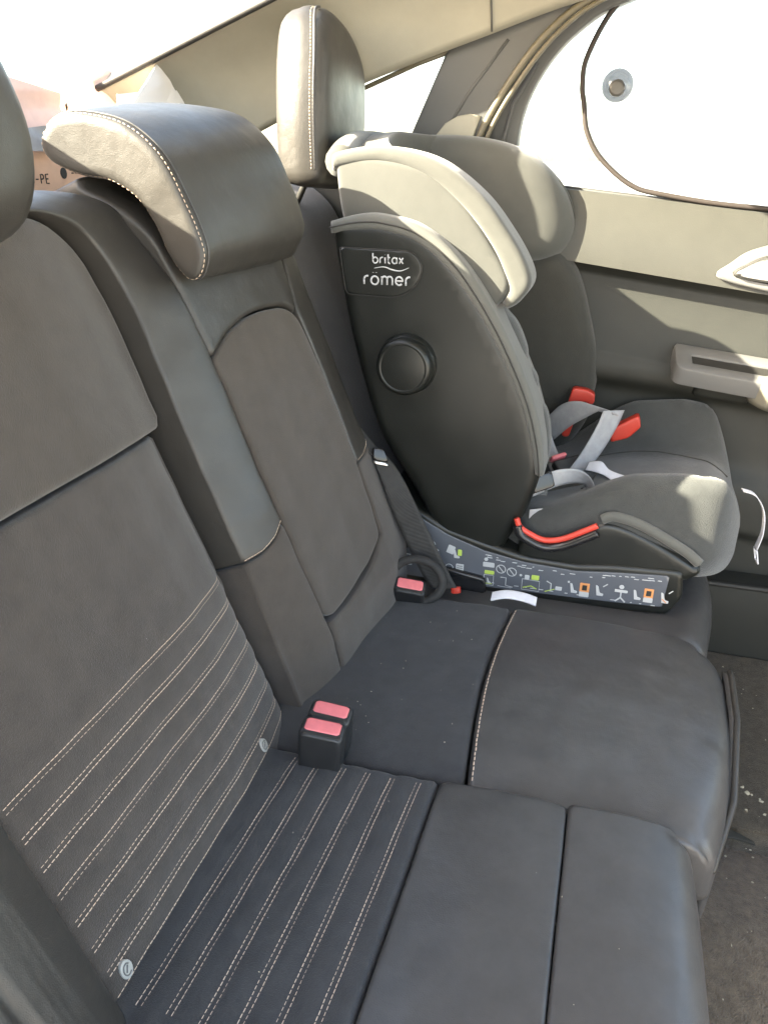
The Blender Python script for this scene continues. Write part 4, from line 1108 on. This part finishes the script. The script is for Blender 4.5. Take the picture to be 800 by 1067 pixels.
mesh('harness_buckle', V, F, M['plastic'], cs)
V, F = plate(round_poly([(-.034, .016), (.0, .018), (.0, .026), (-.034, .024)], .003), TFm, .010, .003, grid=.006, base=-.004); mesh('release_button', V, F, M['pink'], cs)
PFm = Frame((1.325, .055, -.535), (.45, -.85, .05), (.5, .35, .75))
V, F = plate(round_poly([(-.05, -.018), (.045, -.018), (.055, .0), (.045, .017), (-.05, .02)], .014), PFm, .008, .008, grid=.007, base=-.008, back=.006)
mesh('harness_pad', V, F, M['cs_wing'], cs)
hp2 = resample(round_poly([(-.05, -.018), (.045, -.018), (.055, .0), (.045, .017), (-.05, .02)], .014), .005)
mesh('harness_piping', *tube(PFm(hp2[:, 0], hp2[:, 1], 0), .0035, 6, closed=True), M['cs_band'], cs)
V, F = ribbon([(1.375, .015, -.515), (1.368, -.005, -.512), (1.362, -.022, -.520), (1.355, -.048, -.530), (1.350, -.062, -.530)], [.020, .026, .016, .026, .024], (.70, -.25, .45)); mesh('adjuster_tab', V, F, M['web_white'], cs)
V, F = plate(round_poly([(-.02, -.014), (.02, -.014), (.02, .014), (-.02, .014)], .004), Frame((1.235, .085, -.500), (.3, -.8, .3), (.2, .3, .9)), .006, .003, grid=.006, base=-.006); mesh('strap_clip', V, F, M['gloss'], cs)
# white strap hanging at the front
V, F = ribbon([(1.36, -.250, -.525), (1.36, -.272, -.532), (1.36, -.290, -.560), (1.36, -.296, -.600), (1.362, -.292, -.634)], [.012, .012, .011, .011, .014], (1, .25, .15)); mesh('adjuster_strap', V, F, M['web_white'], cs)
ob = np.array([(1.352, -.293, -.636), (1.352, -.299, -.660), (1.372, -.297, -.660), (1.372, -.291, -.636)]); mesh('strap_loop', *tube(resample(ob, .004), .0016, 6, closed=True), M['web_white'], cs)

# ------------------------------------------------------------------ seat belt of the far place
sb_ = thing('seat_belt', (1.17, .28, -.69), 'twisted black seat belt running down to the buckle behind the child seat base', 'seat belt')
V, F = ribbon([(1.176, .60, -.10), (1.178, .50, -.22), (1.176, .43, -.36), (1.172, .385, -.425), (1.165, .350, -.460)], [.008, .010, .014, .020, .022], [(1, .2, 0), (1, .2, 0), (1, -.2, 0), (1, -.6, 0), (1, -.8, .1)])
mesh('webbing', V, F, M['web_black'], sb_)
V, F = ribbon([(1.165, .352, -.458), (1.160, .330, -.490), (1.150, .295, -.560), (1.135, .245, -.645), (1.128, .225, -.672)], [.026, .034, .046, .048, .046], [(.75, -.65, .1), (.5, -.8, .2), (.12, -1, .2), (.08, -1, .1), (.05, -1, .1)], th=.002)
mesh('webbing', V, F, M['web_black'], sb_)
tp = Frame((1.158, .347, -.466), (.45, -.80, -.25), (.2, .25, .95))
V, F = plate(round_poly([(-.013, -.003), (.013, -.003), (.013, .003), (-.013, .003)], .001), tp, .003, .0015, grid=.006, base=-.004); mesh('belt_tongue', V, F, M['chrome'], sb_)
V, F = plate(round_poly([(-.014, .004), (.014, .004), (.009, .026), (-.009, .026)], .004), tp, .004, .002, grid=.006, base=-.006); mesh('tongue_cover', V, F, M['gloss'], sb_)

def buckle(name, o, label, ud, vd, scale=1.0, btn='pink'):
    fr = Frame(o, ud, vd)                                    # n points to the release button end
    t = thing(name, o, label, 'buckle', 'seat belt buckles')
    hw, hd = .0265 * scale, .0155 * scale
    V, F = plate(round_poly([(-hw, -hd), (hw, -hd), (hw, hd), (-hw, hd)], .005 * scale), fr, .072, .004, grid=.006, base=-.02, lambda_=None) if False else plate(round_poly([(-hw, -hd), (hw, -hd), (hw, hd), (-hw, hd)], .005 * scale), fr, .072, .004, grid=.006, base=-.02)
    mesh('housing', V, F, M['plastic'], t)
    V, F = plate(round_poly([(-hw + .0045, -hd * .48), (hw - .0045, -hd * .48), (hw - .0045, hd - .0035), (-hw + .0045, hd - .0035)], .003), fr, .0745, .0022, lambda u, v: -.001 - .03 * np.abs(u) ** 1.5, grid=.004, base=.062)
    mesh('release_button', V, F, M[btn], t)
    V, F = plate(round_poly([(-hw + .003, -hd + .002), (hw - .003, -hd + .002), (hw - .003, -hd * .58), (-hw + .003, -hd * .58)], .002), fr, .0725, .0008, grid=.006, base=.066)
    mesh('tongue_slot', V, F, M['rubber'], t)
    return t
# the pair in the crease between the near and the middle place
buckle('belt_buckle', (.684, .284, -.690), 'black buckle with a worn pink button, nearer the striped cushion of two in the crease', (.10, -1, -.10), (1, .10, .12))
buckle('belt_buckle', (.719, .286, -.692), 'black buckle with a worn pink button, nearer the smooth cushion of two in the crease', (.06, -1, -.10), (1, .06, .12))
# the one of the far place, circled by a webbing loop
fb = buckle('belt_buckle', (1.118, .285, -.715), 'buckle with pink-red button half hidden by the seat belt beside the child seat', (.1, -1, -.10), (1, .10, .5), 1.0)
lp = [(1.105 + .012 * math.sin(t), .268 + .044 * math.cos(t), -.650 + .034 * math.sin(t)) for t in np.linspace(-.6, 2 * np.pi - .9, 24)]
V, F = tube(spline(lp, False, 4), .0075, 8); mesh('buckle_strap', V, F, M['web_black'], fb)
V, F = plate(round_poly([(-.008, -.006), (.008, -.006), (.008, .006), (-.008, .006)], .002), Frame((1.13, .205, -.672), (0, -1, .2), (-1, 0, .2)), .006, .002, grid=.005, base=-.004); mesh('latch_mark', V, F, M['red'], fb)
# dark foot plug of the base beside it
tag(mesh('fabric_tag', *ribbon([(1.118, .142, -.668), (1.122, .118, -.662), (1.124, .09, -.664), (1.122, .068, -.668)], .018, (1, 0, .35), th=.003), M['web_white']),
    'small crumpled white label lying on the seat in front of the child seat base', 'label')

# ------------------------------------------------------------------ things on the parcel shelf
bxF = Frame((1.067, .885, -.055), (1, -.10, 0), (0, 0, 1))
cbx = thing('cardboard_box', (1.1, .93, -.07), 'flat pale brown cardboard box on the parcel shelf behind the headrests', 'box')
V, F = box((.10, .033, -.075), (.42, .066, .15), bxF, bev=.002); mesh('carton', V, F, M['card'], cbx, autosm=30)
pr = MB(); GS = {'S': [arc(.3, .72, .28, .26, 40, 270, 10) + arc(.3, .24, .28, .24, 90, -140, 10)], '-': [[(.1, .48), (.5, .48)]], 'P': [[(.1, 0), (.1, 1)] + arc(.32, .74, .26, .26, 90, -90, 8) + [(.1, .48)]], 'E': [[(.55, 1), (.1, 1), (.1, 0), (.55, 0)], [(.1, .5), (.48, .5)]]}
xx = .010
for c in 'S-PE':
    for s_ in GS[c]:
        p = np.array(s_) * .013; pr.add(*tube(bxF(xx + p[:, 0], .020 + p[:, 1], .0008), .0011, 5, flat=(bxF.n, .4)))
    xx += .0105
a = np.linspace(0, 2 * np.pi, 16, endpoint=False)
pr.add(*plate(np.stack([.083 + .0068 * np.cos(a), .034 + .0085 * np.sin(a)], 1), bxF, .0012, .0003, grid=.02, base=-.001, step=.003, nside=1))
for k in range(6): pr.add(*tube(bxF([.100 + k * .008, .105 + k * .008], [.034 + .0004 * k, .034 + .0004 * k], .0008), .0011, 5, flat=(bxF.n, .4)))
pr.build('box_print', M['print'], cbx, smooth=False)

def crumple(P, n, amp, seed, nrm):
    """subdivide a polygon fan sheet and crumple it"""
    r_ = np.random.default_rng(seed); P = np.asarray(P, float)
    return P
def sheet(name, corners, nu, nv, amp, seed, m, parent=None, th=.002):
    r_ = np.random.default_rng(seed); c = np.array(corners, float)
    U, Vv = np.meshgrid(np.linspace(0, 1, nu), np.linspace(0, 1, nv), indexing='ij')
    P = (1 - U)[..., None] * (1 - Vv)[..., None] * c[0] + U[..., None] * (1 - Vv)[..., None] * c[1] + U[..., None] * Vv[..., None] * c[2] + (1 - U)[..., None] * Vv[..., None] * c[3]
    n = np.cross(c[1] - c[0], c[3] - c[0]); n /= np.linalg.norm(n)
    hgt = 0
    for k in range(7):
        d = r_.normal(size=2); ph = r_.uniform(0, 6); fq = r_.uniform(.8, 2.0)
        hgt = hgt + np.abs(((U * d[0] + Vv * d[1]) * fq + ph) % 2 - 1) * amp / (k + 1.5)
    P = (P + hgt[..., None] * n).reshape(-1, 3); F = []
    for i in range(nu - 1):
        for j in range(nv - 1): F.append((i * nv + j, (i + 1) * nv + j, (i + 1) * nv + j + 1, i * nv + j + 1))
    P, F = slab(P, F, n * th)
    return mesh(name, P, F, m, parent, autosm=25)
pb = thing('paper_bag', (1.12, .95, .018), 'crumpled pink paper bag with a grey lower side on the cardboard box', 'bag')
sheet('bag_side', [(.60, .81, -.03), (1.235, .925, .012), (1.245, .945, .098), (.60, .83, .152)], 80, 28, .008, 3, M['bag'], pb)  # unseen left end added, tall enough to shade the centre headrest's end
sheet('bag_side', [(1.235, .925, .018), (1.32, 1.04, .018), (1.31, 1.05, .085), (1.245, .945, .098)], 28, 28, .006, 5, M['bag'], pb)
sheet('bag_base', [(1.06, .868, .010), (1.19, .888, .010), (1.19, .892, .052), (1.06, .872, .040)], 12, 6, .004, 8, M['web_grey'], pb)
tb2 = thing('paper_bag', (1.36, 1.02, .018), 'small pink folded paper beside white tissue, above the centre headrest', 'bag')
sheet('bag_side', [(1.315, .98, .055), (1.46, .96, .080), (1.44, .97, .150), (1.325, .99, .125)], 12, 12, .010, 9, M['bag'], tb2)
sheet('bag_side', [(1.315, .98, .055), (1.29, 1.08, .055), (1.30, 1.08, .12), (1.325, .99, .125)], 10, 10, .008, 10, M['bag'], tb2)
tw = thing('tissue_paper', (1.42, .90, -.04), 'pointed sheet of white tissue paper standing behind the centre headrest', 'paper')
sheet('tissue_sheet', [(1.27, .86, -.07), (1.53, .83, -.07), (1.505, .84, .120), (1.305, .87, .100)], 40, 30, .008, 12, M['tissue'], tw)
sheet('tissue_sheet', [(1.318, .852, .085), (1.515, .838, .095), (1.468, .846, .165), (1.440, .846, .178)], 30, 22, .006, 14, M['tissue'], tw)

# ------------------------------------------------------------------ two front seats added out of view to block light from the front
FS = Frame((0, -.86, -.98), (-1, 0, 0), (0, -.36, 1))            # n points to the rear bench
for k, (xc, yb_) in enumerate(((.42, -.5), (1.20, 0))):
    FS = Frame((0, -.86 + yb_, -.98), (-1, 0, 0), (0, -.36, 1))
    t = thing('front_seat', (xc, -.95 + yb_, -1.0), ['dark front seat ahead of the striped place, seen from behind', 'dark front seat ahead of the child seat, seen from behind'][k], 'seat', 'front seats')
    V, F = plate(round_poly([(-xc - .24, .0), (-xc + .24, .0), (-xc + .25, .45), (-xc + .20, .78), (-xc - .20, .78), (-xc - .25, .45)], .06), FS, 0, .05, grid=.03, base=-.13, back=.03)
    mesh('backrest', V, F, M['leather'], t)
    V, F = plate(round_poly([(-xc - .13, .82), (-xc + .13, .82), (-xc + .12, 1.0), (-xc - .12, 1.0)], .05), FS, -.02, .04, grid=.02, base=-.12, back=.03)
    mesh('headrest', V, F, M['leather'], t)
    V, F = plate(round_poly([(xc - .25, -1.45), (xc + .25, -1.45), (xc + .25, -.98), (xc - .25, -.98)], .05), Frame((0, yb_, -.85), (1, 0, 0), (0, 1, 0)), .12, .05, grid=.03, base=-.1)
    mesh('seat_base', V, F, M['leather'], t)

# ------------------------------------------------------------------ floor mat and crumbs
V, F = plate(round_poly([(1.02, -.25), (1.53, -.25), (1.53, -1.2), (1.02, -1.2)], .03), Frame((0, 0, -1.03), (1, 0, 0), (0, 1, 0)), .062, .006, lambda u, v: .012 * np.sin(u * 9 + v * 4) * .3, grid=.03, base=.0)
tag(mesh('floor_mat', V, F, M['matpile']), 'worn dark floor mat below the far seat', 'floor mat')
V, F = ribbon([(1.00, -.245, -.972), (1.005, -.27, -.966), (.995, -.305, -.966)], [.008, .016, .006], (.8, .4, .2), th=.004)
tag(mesh('mat_flap', V, F, M['cabin_lo']), 'small curled dark flap at the corner of the floor mat', 'flap')
cr = MB()
def crumb(x, y, z, s):
    bm = bmesh.new(); bmesh.ops.create_icosphere(bm, subdivisions=1, radius=s)
    k = rng.uniform(.4, 1.7, 3)
    for v in bm.verts: v.co = Vector((v.co.x * k[0] * rng.uniform(.7, 1.2), v.co.y * k[1] * rng.uniform(.7, 1.2), v.co.z * .5))
    bm.verts.index_update()
    cr.add([(v.co.x + x, v.co.y + y, v.co.z + z) for v in bm.verts], [tuple(v.index for v in f.verts) for f in bm.faces]); bm.free()
for _ in range(90):
    x = rng.uniform(.70, 1.5); y = rng.uniform(-.55, -.24)
    z = -.966 if x > 1.02 else -1.03 + .05 * math.exp(-((x - .86) / .16) ** 2) + .001
    crumb(x, y, z, rng.uniform(.0007, .0019))
for (x, y, s) in ((1.10, -.31, .009), (1.09, -.325, .007), (1.06, -.325, .006), (1.12, -.295, .006), (1.00, -.30, .004), (1.065, -.30, .005)):
    for _ in range(3): crumb(x + rng.normal(0, .004), y + rng.normal(0, .004), -.965 if x > 1.02 else -.985, s * .36)
for _ in range(46):
    x, y = rng.uniform(.72, 1.09), rng.uniform(-.15, .30); crumb(x, y, -.68 + float(h_mc(np.array([x]), np.array([y]))[0]) + .0012, rng.uniform(.0004, .0009))
for _ in range(40):
    x, y = rng.uniform(.36, .66), rng.uniform(-.10, .30); crumb(x, y, -.68 + float(h_nc(np.array([x]), np.array([y]))[0]) + .0008, rng.uniform(.0003, .0007))
tag(cr.build('crumbs', M['crumb'], smooth=False), 'scattered pale crumbs and grit on the floor mat, carpet and cushions', 'crumbs', kind='stuff')
